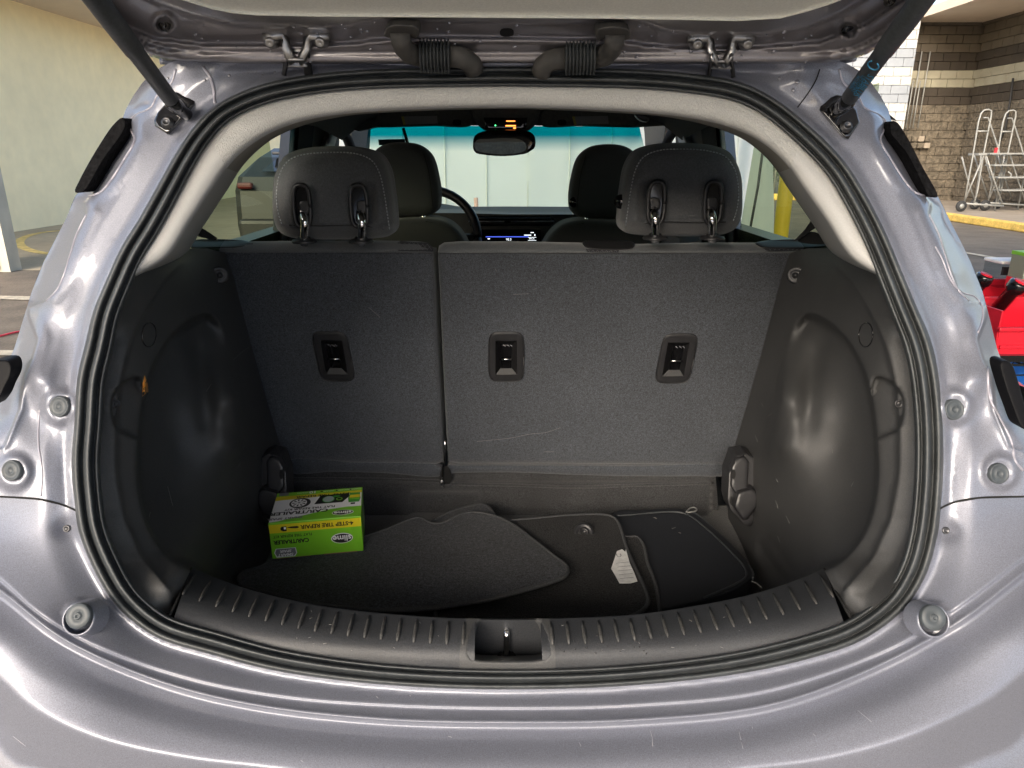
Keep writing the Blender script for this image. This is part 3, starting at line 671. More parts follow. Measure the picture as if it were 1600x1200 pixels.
xs_ = np.linspace(-1, 1, 15)
loft('roof_panel', [np.stack([xs_*wd, np.full(15, y), z-.06*xs_**2-.05*np.abs(xs_)**8], -1) for y, z, wd in ((1.02, 1.43, .38), (1.15, 1.47, .46), (1.6, 1.54, .60), (2.4, 1.585, .64), (2.85, 1.53, .60))], PAINT, car, closed=False)
loft('bonnet', [np.stack([xs_*wd, np.full(15, y), z-.05*xs_**2], -1) for y, z, wd in ((3.55, 1.00, .78), (4.2, .95, .80), (4.8, .80, .76), (5.05, .55, .70))], PAINT, car, closed=False)
mesh('floor_pan', [(-.80, .95, .19), (.80, .95, .19), (.80, 4.9, .19), (-.80, 4.9, .19)], [[0, 1, 2, 3]], BLACK, car, False)

_n = PAINT.node_tree; _t = _n.nodes.new('ShaderNodeTexNoise'); _t.inputs['Scale'].default_value = 22; _t.inputs['Detail'].default_value = 5
_g2 = _n.nodes.new('ShaderNodeNewGeometry'); _n.links.new(_g2.outputs['Position'], _t.inputs['Vector']); _m = _n.nodes.new('ShaderNodeMapRange'); _m.inputs[1].default_value = .35; _m.inputs[2].default_value = .7; _m.inputs[3].default_value = .03; _m.inputs[4].default_value = .16
_n.links.new(_t.outputs[0], _m.inputs[0]); _n.links.new(_m.outputs[0], _n.nodes['Principled BSDF'].inputs['Coat Roughness'])
# --- bumper with its stepped shelf
LA = A([(-160,790),(0,905),(60,958),(150,1010),(300,1062),(450,1090),(600,1102),(800,1107),(1000,1102),(1200,1080),(1400,1010),(1500,948),(1600,872),(1750,760)])
LB = A([(-160,815),(0,924),(100,1000),(250,1066),(400,1103),(600,1125),(800,1130),(1000,1126),(1200,1104),(1350,1052),(1500,972),(1600,896),(1750,785)])
LC = A([(-160,935),(0,1062),(50,1106),(146,1152),(292,1185),(420,1200),(600,1222),(800,1230),(1000,1222),(1160,1202),(1280,1188),(1400,1158),(1470,1130),(1550,1090),(1600,1052),(1750,950)])
LA_, LB_, LC_ = [resample(l, n=200) for l in (LA, LB, LC)]
def below(L_, px, py):
    y = np.interp(px, L_[:, 0], L_[:, 1]); sl = np.interp(px, L_[:, 0], np.gradient(L_[:, 1], L_[:, 0])); return (py-y)/np.sqrt(1+sl**2)
def bump_off(px, py):
    s = np.maximum(sdo(px, py), 0); dA, dB, dC = below(LA_, px, py), below(LB_, px, py), below(LC_, px, py)
    w_ = sstep(py, 770, 1010)
    off = .006*sstep(s, 0, 10)-.155*(1-np.exp(-np.maximum(s-6, 0)/135))*w_-.018*sstep(s, 5, 60)*(1-w_)
    off = off+.005*sstep(dA, -2.5, 2.5)+.013*sstep(dB, -1.5, 8)-.004*np.exp(-((dB+2)/4)**2)
    off = off-.010*sstep(dB, 10, 70)
    off = off+.00085*(np.log1p(np.exp(np.clip((dC)/2.5, -30, 30)))*2.5)
    off = off+.055*sstep(np.abs(px-CX), 560, 960)**1.5
    for bx, by in ((125, 962), (1457, 965)):
        r = np.hypot(px-bx, (py-by)); off = off-.016*(1-sstep(r, 19, 25))
        off = off+.010*np.exp(-(((px-bx)/34)**2+((py-by-12)/30)**2))
    off = off+.010*np.exp(-(((px-1478)/16)**2+((py-830)/14)**2))+.010*np.exp(-(((px-103)/16)**2+((py-826)/14)**2))
    off = off+.0008*np.sin(px*.021)*np.sin(py*.03+px*.008)
    return off
def line_pts(ls, st):
    o = []
    for l, offs in ls:
        l = resample(l, step=st, smooth=False); T = np.gradient(l, axis=0); T /= np.linalg.norm(T, axis=1)[:, None]; nn = np.stack([-T[:, 1], T[:, 0]], -1)
        for k in offs: o.append(l+nn*k)
    return np.vstack(o)
def bpt(px, py): return topen(px, py, bump_off(px, py))
inn = [p for p in seal_in(.25)]; k0 = [i for i, p in enumerate(inn) if p[1] > 800 and p[0] > CX][0]; k1 = [i for i, p in enumerate(inn) if p[1] > 803 and p[0] < CX][-1]
up = lambda l: [(x, y+2.2) for x, y in l]
outl = up(SEAM_L)+[tuple(p) for p in inn[k0:k1+1][::-1]][::3]+up(SEAM_R)+[(1750,1000),(1700,1330),(1300,1330),(800,1330),(300,1330),(-100,1330),(-160,1000)]
outl = [outl[0]]+[b for a, b in zip(outl, outl[1:]) if np.hypot(b[0]-a[0], b[1]-a[1]) > 3]
bumper = relief('bumper', outl, bpt, PAINT, car, pts=line_pts([(LA_, (-6, -2.6, -1, 1, 2.6, 6)), (LB_, (-5, -1.6, 0, 2.5, 5, 8, 12)), (LC_, (-6, -2.5, 0, 2.5, 6))], 7), step=6.5, back=(0, .015, -.02), smooth_outline=False)
pb = A([P(x, 1330, bpt(A([x]), A([1330.]))[0]) for x in np.linspace(-100, 1700, 40)]); q1 = pb+A([0, .02, -.12]); q2 = pb+A([0, .05, -.30]); q2[:, 2] = .30
loft('bumper_skirt', [pb, q1, q2], PAINT, car, closed=False)
# dark seam lines
def surf_line(name, pts, tf, w, m, parent, lift=-.0012, n=None):
    p = resample(pts, step=5); T = np.gradient(p, axis=0); T /= np.linalg.norm(T, axis=1)[:, None]; nn = np.stack([-T[:, 1], T[:, 0]], -1)
    a = p+nn*w/2; b = p-nn*w/2
    return loft(name, [P(a[:, 0], a[:, 1], tf(a[:, 0], a[:, 1])+lift), P(b[:, 0], b[:, 1], tf(b[:, 0], b[:, 1])+lift)], m, parent, closed=False)
def bead(name, pts, tf, r, m, parent, lift=0.0, n=8, step=4):
    p = resample(pts, step=step); return tube(name, P(p[:, 0], p[:, 1], tf(p[:, 0], p[:, 1])+lift), r, m, parent, n=n)
surf_line('panel_gap', [(x, y+1) for x, y in SEAM_L[1:]], bt, 3.0, BLACK, car); surf_line('panel_gap', [(x, y+1) for x, y in SEAM_R[:-1]], bt, 3.0, BLACK, car)
# seam sealer beads along the flange and joints of the gutter
bead('sealer_bead', [(x, y) for x, y in cre_L[:12]], bt, .0018, SEALANT, car); bead('sealer_bead', mirror([(x, y) for x, y in cre_L[:12]]), bt, .0018, SEALANT, car)
bead('sealer_bead', [(x+1, y) for x, y in cre_L[13:18]], bt, .0013, SEALANT, car); bead('sealer_bead', mirror([(x+1, y) for x, y in cre_L[13:18]]), bt, .0013, SEALANT, car)
bead('sealer_bead', [(318,105),(328,120),(334,140),(336,162)], bt, .0022, SEALANT, car); surf_line('panel_gap', [(1281,108),(1275,125),(1263,145),(1246,168)], bt, 2.0, BLACK, car)
bead('sealer_bead', [(1461,385),(1472,405),(1482,430),(1494,450),(1506,458),(1522,463),(1534,478),(1535,500),(1528,520)], bt, .0012, SEALANT, car)
bead('sealer_bead', [(62,640),(60,690),(66,740),(64,775)], bt, .0012, SEALANT, car)
bead('sealer_bead', [(1543,575),(1546,620),(1560,650),(1580,690),(1586,720),(1598,735)], bt, .0018, SEALANT, car)

# black foam strips in the quarter flanges, lamp garnishes
for L_ in ([(191,184),(195,196),(160,250),(128,300),(117,300),(124,282),(152,232),(178,194)], [(1393,190),(1400,190),(1412,205),(1440,258),(1465,308),(1452,306),(1446,296),(1418,240),(1392,206)]):
    relief('foam_strip', L_, lambda a, b: topen(a, b, .035), FELT, car, step=4, back=(0, .03, 0))
GARN = mat('lamp_black', (.006, .006, .007), .5, spec=.1)
relief('lamp_garnish', [(1563,566),(1572,563),(1580,568),(1592,600),(1604,650),(1606,672),(1596,668),(1584,640),(1570,600)], lambda a, b: topen(a, b, -.012), GARN, car, step=4, rnd=(3, .002), back=(0, .02, 0))
relief('lamp_garnish', [(-14,566),(4,562),(14,564),(18,574),(16,588),(8,604),(0,622),(-14,636)], lambda a, b: topen(a, b, -.022), GARN, car, step=4, rnd=(3, .002), back=(0, .02, 0))

# stops (grommets)
def disc_at(name, px, py, tf, rpx, prof, m, parent, tilt=(0, 0), n=24, lift=0):
    t = tf(A([px]), A([py]))[0]+lift; c = P(px, py, t); d = ray(px, py); ax = A([0, -1, .42]) if tilt is None else A([tilt[0], -1, tilt[1]]); r = rpx/FPX*t
    return lathe(name, c, ax, [(a*r, b*r) for a, b in prof], m, parent, n)
stopp = [(-.4, 1.0), (0, 1.0), (.12, .93), (.14, .85), (.08, .80), (.08, .45), (.14, .38), (.14, .30), (.05, .25), (.05, 0)]
for px, py, r in ((93, 635, 16.5), (18, 735, 16.5), (1491, 640, 16.5), (1561, 740, 16.5)):
    disc_at('rubber_stop', px, py, bt, r, stopp, RUBBERG, car, (.1 if px > CX else -.1, .35), lift=-.004)
for px, py in ((124, 962), (1457, 965)):
    tf = bpt; o = disc_at('stop_boss', px, py+5, tf, 26, [(-1.2, 1.12), (0, 1.0), (.12, .97), (.16, .90), (.1, .86)], PAINT, car, (0, .55), lift=-.012)
    disc_at('rubber_stop', px, py, tf, 19.5, [(-.2, 1.0), (.18, 1.0), (.26, .94), (.26, .42), (.20, .36), (.20, .30), (.34, .28), (.34, .12), (.24, .10), (.24, 0)], RUBBERG, car, (0, .55), lift=-.02)
for px, py in ((104, 826), (1478, 829)):
    disc_at('screw', px, py, bpt, 6, [(0, 1), (.2, .95), (.3, .6), (.1, .5), (.1, 0)], DARKST, car, (0, .4), lift=-.002)
# rain drops and chips on the gutter
def drops(name, spots, tf, m, parent):
    parts = []
    for px, py, r in spots:
        t = tf(A([px]), A([py]))[0]; c = P(px, py, t); rr = r/FPX*t; parts.append(lathe_vf(c, (0, -1, .4), [(0, rr), (rr*.3, rr*.85), (rr*.5, rr*.45), (rr*.55, 0)], 8))
    V, F = join_vf(parts); o = mesh(name, V, F, m, parent); return tag(o, kind='stuff')
DROP, _ = glass('water_drop', (.92, .93, .95), .02)
WDROP = mat('water_drop_gloss', (.25, .25, .28), .03, .3, 1.0)

# ---------------- tailgate, raised: its underside crosses the top of the view
HS = .25
def thatch(px, py, off=0.0):                    # plane from the hinge line rising towards the camera
    d = ray(px, py); return (.105+HS*1.0-off)/(d[..., 2]+HS*d[..., 1])
GB = [(118,-60),(150,0),(168,28),(188,54),(208,73),(232,88),(262,96),(292,99),(330,101),(400,103),(600,104),(CX,104),(990,104),(1186,103),(1250,103),(1294,101),(1330,95),(1356,84),(1384,66),(1410,40),(1432,14),(1448,-10),(1470,-60)]
CT = [(150,-60),(240,-14),(290,0),(333,13),(365,19),(400,22),(500,24),(650,25),(CX,26),(930,27),(1060,29),(1150,31),(1220,27),(1262,16),(1300,4),(1345,-14),(1440,-60)]
gbc = lambda px: np.interp(px, A(GB)[:, 0], A(GB)[:, 1]); ctc = lambda px: np.interp(px, A(CT)[:, 0], A(CT)[:, 1])
CH_U = A([(100,-60),(250,8),(300,24),(360,38),(500,44),(545,42),(600,30),(640,30),(CX,32),(950,32),(1000,34),(1040,48),(1080,54),(1200,54),(1260,44),(1320,18),(1400,-30)])   # upper edge of the dark channel
CH_L = A([(100,0),(240,60),(320,70),(480,70),(545,68),(590,62),(640,58),(CX,60),(960,62),(1010,70),(1060,74),(1180,74),(1280,66),(1350,40),(1440,-20)])
def hat_off(px, py):
    e = np.maximum(gbc(px)-py, 0); du = py-np.interp(px, CH_U[:, 0], CH_U[:, 1]); dl = py-np.interp(px, CH_L[:, 0], CH_L[:, 1])
    ch = sstep(du, -3, 3)*(1-sstep(dl, -4, 5))
    off = -.010*ch                                # channel recessed upwards
    off = off+.004*sstep(e, 12, 17)*(1-sstep(e, 17, 22))
    off = off-.006*(sstep(e, 14, 20))+.007*np.exp(-((e-8)/4.5)**2)
    off = off-.016*(1-sstep(e, 0, 5))
    for bx, by in ((257, 37), (1326, 47)):
        r = np.hypot(px-bx, (py-by)*1.1); off = off-.006*(1-sstep(r, 11, 15))+.004*np.exp(-((r-16)/4)**2)
    return off
def ht(px, py): return thatch(px, py, hat_off(px, py))
tg = car
outl = GB+[tuple(p) for p in CT[::-1]]
relief('tailgate_frame', outl, ht, PAINT_IN, car, step=4.5, back=(0, .0, .05), smooth_outline=False)
lin = relief('tailgate_lining', [(x, y+2) for x, y in CT]+[(1500,-160),(60,-160)], lambda a, b: thatch(a, b, .012), CREAMG, car, step=9, rnd=(10, -.010), smooth_outline=False)
# the rest of the raised tailgate goes on overhead, behind the camera
y0 = .70; V = []; F = []
yy = np.linspace(.78, .10, 12); xx = np.linspace(-1, 1, 11)
rg = lambda dz: [np.stack([xx*(.46+.20*min(1, (.78-y)/.5)), np.full(11, y), 1.405+HS*(1-y)+dz+.03*np.sin((.78-y)/.68*math.pi)*(1-xx**2)], -1) for y in yy]
loft('tailgate_inner', rg(.012), CREAMG, car, closed=False); loft('tailgate_skin', rg(.10), PAINT, car, closed=False); loft('tailgate_glass', rg(.055)[3:], BLACKG, car, closed=False)
for sg in (-1, 1): tube('tailgate_rim', [(sg*(.45+.20*min(1, (.70-y)/.5)), y, 1.405+HS*(1-y)+.05) for y in np.linspace(.66, .10, 9)], .035, PAINT_IN, car, n=10)
tube('tailgate_edge', [(-.65, .10, 1.68), (0, .06, 1.69), (.65, .10, 1.68)], .035, PAINT, car, n=10)
# screws and details of the frame
for px, py, r in ((257, 38, 10), (1326, 48, 9), (1391, 1, 8)):
    o = disc_at('plug', px, py, ht, r, [(-.3, 1.2), (0, 1.15), (.1, 1.0), (0, .9), (.2, .8), (.3, .45), (.15, .35), (.15, 0)], BLACKG, car, (0, -.6), lift=-.002)
relief('access_hole', ell(792, 51, 11, 7, p=3), lambda a, b: ht(a, b)-.0012, BLACK, car, step=4)
dp = [(int(rng.uniform(300, 1290)), int(rng.uniform(34, 98)), rng.uniform(1.4, 3.2)) for _ in range(95)]
drops('water_drops', dp, ht, WDROP, car)
dp = [(430,138-25,3),(358,118,2.5),(262,122,2),(1218,123,3),(1246,128,4),(1240,141,3.5),(320,125,2.5),(410,136-18,2)]
drops('water_drops', dp, bt, WDROP, car)
# bright pinch edge along the tailgate lip
bead('tailgate_lip', [(250,96),(300,99),(420,102),(600,101),(CX,100),(1000,101),(1180,102),(1290,100),(1335,92)], lambda a, b: ht(a, b)-.002, .0035, PAINT, car, step=8)

# hinges
def hinge(cx, dy):
    o = box('hinge', P(cx, 97+dy, topen(cx, 97+dy, -.004)), (.028, .006, .012), STEEL, car, bev=.001)
    q = lambda x, y, f=0.0: P(cx+x, y+dy, min(float(ht(A([cx+x]), A([y+dy]))[0])-.006+f if y < 98 else 9, float(topen(cx+x, y+dy, -.012+f))))
    for sg in (-1, 1):
        mesh_pts = [q(sg*52, 57), q(sg*22, 57), q(sg*17, 62), q(sg*16, 75), q(sg*8, 92), q(sg*5, 97)]
        tube('bracket', mesh_pts, .0027, STEEL, o, n=6, flat=2.2)
        b = q(sg*39, 63, -.004); lathe('bolt', b, (0, -1, -.5), [(0, .0095), (.002, .0095), (.003, .0075), (.006, .007), (.009, .0055), (.010, .004), (.008, .0)], STEEL, o, 16)
        tube('arm', [q(sg*13, 78), q(sg*15, 86, .004), q(sg*17, 100, .01), q(sg*19, 118, .016)], .0028, DARKST, o, n=6, flat=2.0)
    lp = [q(-13, 80), q(13, 80), q(16, 84), q(14, 91), q(10, 93), q(-10, 93), q(-14, 91), q(-16, 84), q(-13, 80)]
    tube('pivot_link', lp, .0028, STEEL, o, n=6)
hinge(463, 0); hinge(1127, 3)

# corrugated wiring hoses
def hose(m_, dy, label=None):
    f = (lambda x: 2*CX-x) if m_ else (lambda x: x)
    q = lambda x, y, o=0.0: P(f(x), y+dy, min(float(thatch(f(x), y+dy))-.020+o, float(topen(f(x), y+dy, -.035+o))))
    o = mesh('cable_hose', *tube_vf([q(x, y, z) for x, y, z in [(625,52,.01),(626,62,.0),(630,74,0),(640,84,0),(656,88,0)]], [.0115, .0115, .0115, .012, .012], 14), DUST, car)
    cap = relief('boot_flange', [(f(x), y+dy) for x, y in ((601,56),(603,44),(612,39),(640,39),(652,42),(655,54),(650,60),(640,57),(612,60))], lambda a, b: thatch(a, b)-.010, DUST, o, step=4, rnd=(5, .006), back=(0, .02, .01))
    rings = []
    a, b = q(655, 87), q(704, 88); ax = b-a; Ln = np.linalg.norm(ax); prof = [(0, .006)]
    for i in range(9): prof += [(Ln*(i+.08)/9, .0135), (Ln*(i+.30)/9, .0195), (Ln*(i+.60)/9, .0195), (Ln*(i+.86)/9, .0135)]
    prof += [(Ln, .006)]
    lathe('bellows', a, ax, prof, RUBBER, o, 22)
    tube('hose_end', [q(x, y, z) for x, y, z in [(702,88,0),(716,89,0),(728,93,.0),(737,100,.005),(741,110,.015)]], .0125, DUST, o, n=14)
hose(False, 0); hose(True, 3)

# gas struts
def strut(sg):
    if sg < 0: e0, e1, br, bo = (272, 162), (128, -30), [(273,141),(284,146),(304,158),(303,164),(262,210),(242,197),(241,188),(246,176),(262,158)], (262, 192)
    else: e0, e1, br, bo = (1322, 160), (1462, -30), [(1308,148),(1318,150),(1338,172),(1343,192),(1326,217),(1318,214),(1281,172),(1282,166),(1298,152)], (1322, 198)
    o = relief('strut_bracket', br, lambda a, b: topen(a, b, .006), DARKST, car, step=4, rnd=(4, .003), back=(0, .012, 0), smooth_outline=False); o.data.materials[0] = BLACKG
    disc_at('bolt', bo[0], bo[1], lambda a, b: topen(a, b, .002), 10, [(0, 1), (.15, 1), (.2, .75), (.5, .7), (.6, .5), (.4, .4), (.4, 0)], DARKST, o, (0, .4))
    bx = e0[0]+(13 if sg < 0 else -17); disc_at('bolt', bx, 170, lambda a, b: topen(a, b, .002), 9, [(0, 1), (.15, 1), (.2, .75), (.5, .7), (.6, .5), (.4, .4), (.4, 0)], DARKST, o, (0, .4))
    a = P(*e0, topen(*e0, -.030)); b = P(*e1, thatch(*e1, .02)*1.0); b = a+(b-a)*1.25; d = (b-a)/np.linalg.norm(b-a)
    s = mesh('gas_strut', *tube_vf([a+d*x for x in (.010, .012, .11, .112, .16, .20)]+[b], [.0075, .0095, .0095, .0105, .0112, .0112, .0112], 18), RUBBER, car)
    tube('end_fitting', [a-d*.016, a-d*.006, a+d*.02], [.006, .0085, .0085], BLACKG, s, n=14)
    c = P(e0[0]-sg*2, e0[1]+3, topen(*e0, -.02)); lathe('ball_socket', c, (0, -1, .3), [(-.03, .008), (0, .010), (.01, .009), (.014, .006), (.014, 0)], BLACKG, s, 16)
    return a, d
strut(-1); ga, gd = strut(1)
BLUEP = mat('blue_print', (.03, .2, .36), .5)
BLUEP2 = mat('dull_blue_print', (.012, .03, .05), .5)
for a_, d_, mm, flip in ((ga, gd, BLUEP, 1),):
    vdir = CAM-a_; vdir -= (vdir@d_)*d_; vdir /= np.linalg.norm(vdir); U_ = -d_; Vv = np.cross(vdir, U_)
    for k_, (tx, sz, along, off_) in enumerate((('STABILUS', .011, .058, .0045), ('LIFT-O-MAT', .0065, .056, -.0015), ('3412 0450N', .0055, .056, -.006))):
        text('strut_print', tx, sz, mm, a_+d_*along+Vv*off_+vdir*.0098, U_, Vv, bpy.data.objects['gas_strut.001'])
    rr_ = .0062; th = np.linspace(.3, 5.6, 20); pth = [a_+d_*(.098+rr_*math.cos(t))+Vv*rr_*math.sin(t)+vdir*.0113 for t in th]; tube('strut_mark', pth, .0009, mm, bpy.data.objects['gas_strut.001'], n=5)

CREAMSH = mat('headliner_shaded', (.30, .285, .25), .95, noise=[(650, .13)])  # headliner colour darkened for the shade on the header return
# ---------------- header and pillar trims inside the seal
HB = [(212,432),(262,402),(300,345),(335,292),(360,256),(385,232),(420,209),(470,190),(540,178),(650,171),(CX,168),(936,172),(1046,180),(1116,192),(1166,209),(1203,232),(1228,256),(1253,292),(1290,345),(1328,402),(1376,434)]
si = seal_in(.9); up_i = [i for i in range(NS) if si[i][1] < 432]; L_i = [i for i in up_i if i > NS//2]; R_i = [i for i in up_i if i <= NS//2]
top = np.vstack([si[sorted(L_i)], si[sorted(R_i)]])
NT = 160; st = resample(top, n=NT, smooth=False); hb = resample(HB, n=NT)
def hring(f, off): p = st*(1-f)+hb*f; return p, P(p[:, 0], p[:, 1], topen(p[:, 0], p[:, 1], off))
rings = [hring(f, o) for f, o in ((0, .015), (.06, .002), (.2, -.001), (.5, .001), (.80, .006), (.93, .014), (.98, .024), (1.0, .04))]
R3 = [r[1] for r in rings]; last = R3[-1].copy()
cen_ = A([CX, 430.0]); dirn = cen_-hb; dirn /= np.linalg.norm(dirn, axis=1)[:, None]
inw = np.interp(np.abs(hb[:, 0]-CX), [0, 250, 380, 450, 520, 560, 580], [2, 4, 12, 20, 22, 12, 0])
dp_ = hb+dirn*inw[:, None]; tl = topen(hb[:, 0], hb[:, 1], .04)
td = np.minimum(np.abs(.655*FPX/(dp_[:, 0]-800)), tl*1.45)
dep = P(dp_[:, 0], dp_[:, 1], td); md_ = hb+dirn*inw[:, None]*.6; mid = P(md_[:, 0], md_[:, 1], tl*.6+td*.4)
jx = [i for i in range(NT) if hb[i][1] > 258]; jl = [i for i in jx if hb[i][0] < CX]; jr = [i for i in jx if hb[i][0] > CX]
a0, a1 = jl[-1], jr[0]
full = R3
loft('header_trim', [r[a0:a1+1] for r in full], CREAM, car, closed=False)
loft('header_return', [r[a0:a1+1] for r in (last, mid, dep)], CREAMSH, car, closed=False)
for sl, nm in ((slice(0, a0+1), 'l'), (slice(a1, NT), 'r')):
    loft('pillar_trim', [r[sl] for r in full], PILLAR, car, closed=False)
    loft('pillar_return', [last[sl], mid[sl], dep[sl]], PILLAR, car, closed=False)
# ---------------- load bay: wheel arch trims
def off_plane(f): return lambda a, b: topen(a, b, f)
base_c = [(1375,437,.93),(1425,520,.915),(1443,600,.905),(1443,700,.895),(1428,800,.89),(1395,880,.885),(1335,965,.88),(1450,650,.90),
 (1385,540,.955),(1402,640,.94),(1402,740,.93),(1388,830,.92),(1310,940,.91),(1350,470,1.02),
 (1300,430,1.27),(1352,522,1.03),(1362,600,.985),(1374,700,.965),(1367,800,.955),(1332,870,.95),(1290,892,.95),
 (1240,395,1.57),(1222,480,1.60),(1195,560,1.67),(1170,640,1.74),(1150,720,1.83),(1145,800,1.86),(1150,850,1.83),(1245,430,1.50),(1290,392,1.40),(1330,405,1.15),(1205,640,1.50),(1215,590,1.52),(1190,740,1.58),(1185,905,1.60)]
pock_c = [(1245,500,1.53),(1275,500,1.46),(1310,540,1.33),(1290,600,1.31),(1310,700,1.275),(1255,700,1.305),(1310,800,1.20),(1255,800,1.315),(1222,625,1.335),(1216,700,1.375),(1310,865,1.13),(1250,880,1.31),(1200,850,1.56),(1190,900,1.60),(1200,780,1.53),(1195,700,1.56),(1228,560,1.47),(1345,760,1.19),(1185,905,1.60),(1240,655,1.315)]
fb, fpk = tps(base_c, 1e-4), tps(pock_c, 1e-4)
POCK = resample([(1243,505),(1262,489),(1290,500),(1318,524),(1344,565),(1361,620),(1370,700),(1369,770),(1352,830),(1316,876),(1285,893),(1240,925),(1180,930),(1176,860),(1182,780),(1196,690),(1208,640),(1216,590),(1228,540)], step=8, closed=True)
NICHE = resample([(1366,590),(1378,588),(1402,603),(1413,622),(1413,650),(1404,672),(1380,684),(1362,690)], step=5, closed=True)
def arch_t(px, py):
    m = np.where(px > CX, px, 2*CX-px)
    k = sstep(sdist(m, py, POCK), -2.5, 3.5)
    soft = sstep(sdist(m, py, POCK), -3, 14); right = sstep(m, 1255, 1330)
    kk = k*right+soft*(1-right)
    side = (.600+.00012*(700-py))*FPX/np.maximum(m-800, 200); pk = fpk(m, py); h_ = .018; pk = -h_*np.log(np.exp(-side/h_)+np.exp(-pk/h_))+.004
    dv = pdist(m, py, A([(1282,520),(1266,600),(1260,690)]), closed=False); pk = pk+.028*np.exp(-(dv/17)**2)*sstep(py, 510, 560)*(1-sstep(py, 640, 710))
    t = fb(m, py)*(1-kk)+pk*kk
    t = t+.030*sstep(sdist(m, py, NICHE), -1, 5)*(1-kk)
    t = t+.008*np.exp(-((m-1398-(py-600)*.01)/14.0)**2)*0
    # outer bevel: a raised rib following the seal
    bev = A([(1290,398),(1330,440),(1362,490),(1385,540),(1400,600),(1406,660),(1405,740),(1392,810),(1365,870),(1318,925)])
    d = pdist(m, py, bev, closed=False); xr = np.interp(py, bev[:, 1], bev[:, 0])
    t = t-.018*sstep(m-xr, -5, 1)*sstep(py, 400, 440)*(1-np.clip((m-xr)/36, 0, 1))
    # vertical fold low in the hollow and grooves near the floor
    for a_, b_ in (((1186,850),(1222,905)), ((1204,842),(1240,895))):
        dd = pdist(m, py, A([a_, b_]), closed=False); t = t+.010*np.exp(-(dd/4.5)**2)
    return t
si6 = seal_in(.82)
def arch(right):
    f = (lambda l: A(l)) if right else (lambda l: mirror(l))
    idx = [i for i in range(NS) if (si6[i][0] > CX) == right and si6[i][1] > 424 and si6[i][1] < 985 and abs(si6[i][0]-CX) > 528]
    edge = [tuple(si6[i]) for i in (idx if right else idx[::-1])]
    out = edge[::2]+[tuple(p) for p in f([(1322,958),(1287,889),(1260,902),(1230,918),(1190,925),(1160,880),(1140,845),(1137,790),(1140,725),(1150,690),(1168,630),(1188,560),(1206,490),(1222,430),(1234,396),(1262,388),(1300,388),(1322,394),(1345,412)])]
    def ring(poly, ks):
        l = resample(poly, step=5, closed=True); T = np.roll(l, -1, 0)-np.roll(l, 1, 0); T /= np.linalg.norm(T, axis=1)[:, None]; n_ = np.stack([-T[:, 1], T[:, 0]], -1); return np.vstack([l+n_*k for k in ks])
    bev = resample([(1290,398),(1330,440),(1362,490),(1385,540),(1400,600),(1406,660),(1405,740),(1392,810),(1365,870),(1318,925)], step=5)
    ip = np.vstack([ring(POCK, (-4, -2, 0, 2, 4)), ring(NICHE, (-1, 2, 5))]+[bev+A([k, 0]) for k in (-5, -2, 1, 4)]); ip = ip if right else mirror(ip)
    return relief('wheel_arch_trim', out, arch_t, PLAST, car, step=5, smooth_outline=False, pts=ip)
ar = arch(True); al = arch(False)
for o in (ar, al):
    r = o is ar; f = (lambda x: x) if r else (lambda x: 2*CX-x)
    ring = ell(0, 0, 11, 19, 20, .05); bead('cover_ring', np.vstack([ring+A([f(1353), 523]), ring[:1]+A([f(1353), 523])]), arch_t, .0009, BLACKG, o, lift=-.0015)
    s_ = disc_at('clip', f(1243), 430, arch_t, 9, [(0, 1.5), (.1, 1.4), (.15, .9), (.05, .8), (.1, .4), (.35, .35), (.35, 0)], PLASTB, o, (-.6 if r else .6, .1), lift=-.014)
    disc_at('screw', f(1405), 631, arch_t, 5, [(0, 1.3), (.1, 1.2), (.1, .8), (-.1, .7), (.2, .4), (.2, 0)], PLASTB, o, (-.3 if r else .3, .2), lift=-.003)
# amber light at the left opening, put in as a coloured patch on the trim
relief('amber_glint', [(226,586),(231,600),(232,612),(222,620),(222,604)], lambda a, b: arch_t(a, b)-.006, AMBER, al, step=3, smooth_outline=False)
# scratches on the plastics
SCR = mat('scuff_mark', (.20, .20, .19), .7)
def scr(lst, tf, par, w=.0006):
    parts = []
    for pts in lst:
        p = resample(pts, step=6); parts.append(tube_vf(P(p[:, 0], p[:, 1], tf(p[:, 0], p[:, 1])-.0004), w*.6, 4))
    V, F = join_vf(parts); tag(mesh('scuffs', V, F, SCR, par), kind='stuff')
scr([[(1212,782),(1216,795)],[(1200,650),(1206,646)],[(1228,806),(1234,818)],[(1215,838),(1219,848)],[(1300,700),(1301,708)],[(1180,680),(1184,690)],[(1330,760),(1334,752)],[(1213,748),(1215,753)],[(1190,630),(1193,636)]], arch_t, ar)
scr([[(365,562),(376,552),(388,543)],[(380,700),(384,690),(382,684)],[(235,800),(233,808)],[(300,455),(303,462)],[(372,730),(376,722)],[(262,760),(270,790)],[(330,600),(322,612)]], arch_t, al)

# ---------------- sill trim with raised ribs
SIN = [(299,887),(340,904),(400,924),(500,946),(600,958),(700,965),(CX,967),(900,965),(1000,959),(1100,944),(1180,927),(1245,906),(1288,888)]
sin_ = resample(SIN, n=150)
idx = [i for i in range(NS) if si6[i][1] > 925 and 262 < si6[i][0] < 1326]; sout = resample(A([tuple(seal_in(.9)[i]) for i in idx][::-1]), n=150)
def sill_zt(px, py): return tZ(px, py, .742)
def srow(f, kind):
    p = sin_*(1-f)+sout*f; return p
def sill_pt(f, p=None):
    p = sin_*(1-f)+sout*f if p is None else p
    tz = tZ(p[:, 0], p[:, 1], .738-.012*f); to = topen(p[:, 0], p[:, 1], .006)
    # flat top near the load bay, rolling down to the seal
    g = sstep(f, .5, 1.0); a_ = np.minimum(tz, tZ(sin_[:, 0], sin_[:, 1], .738)); return P(p[:, 0], p[:, 1], tz*(1-g)+to*g)
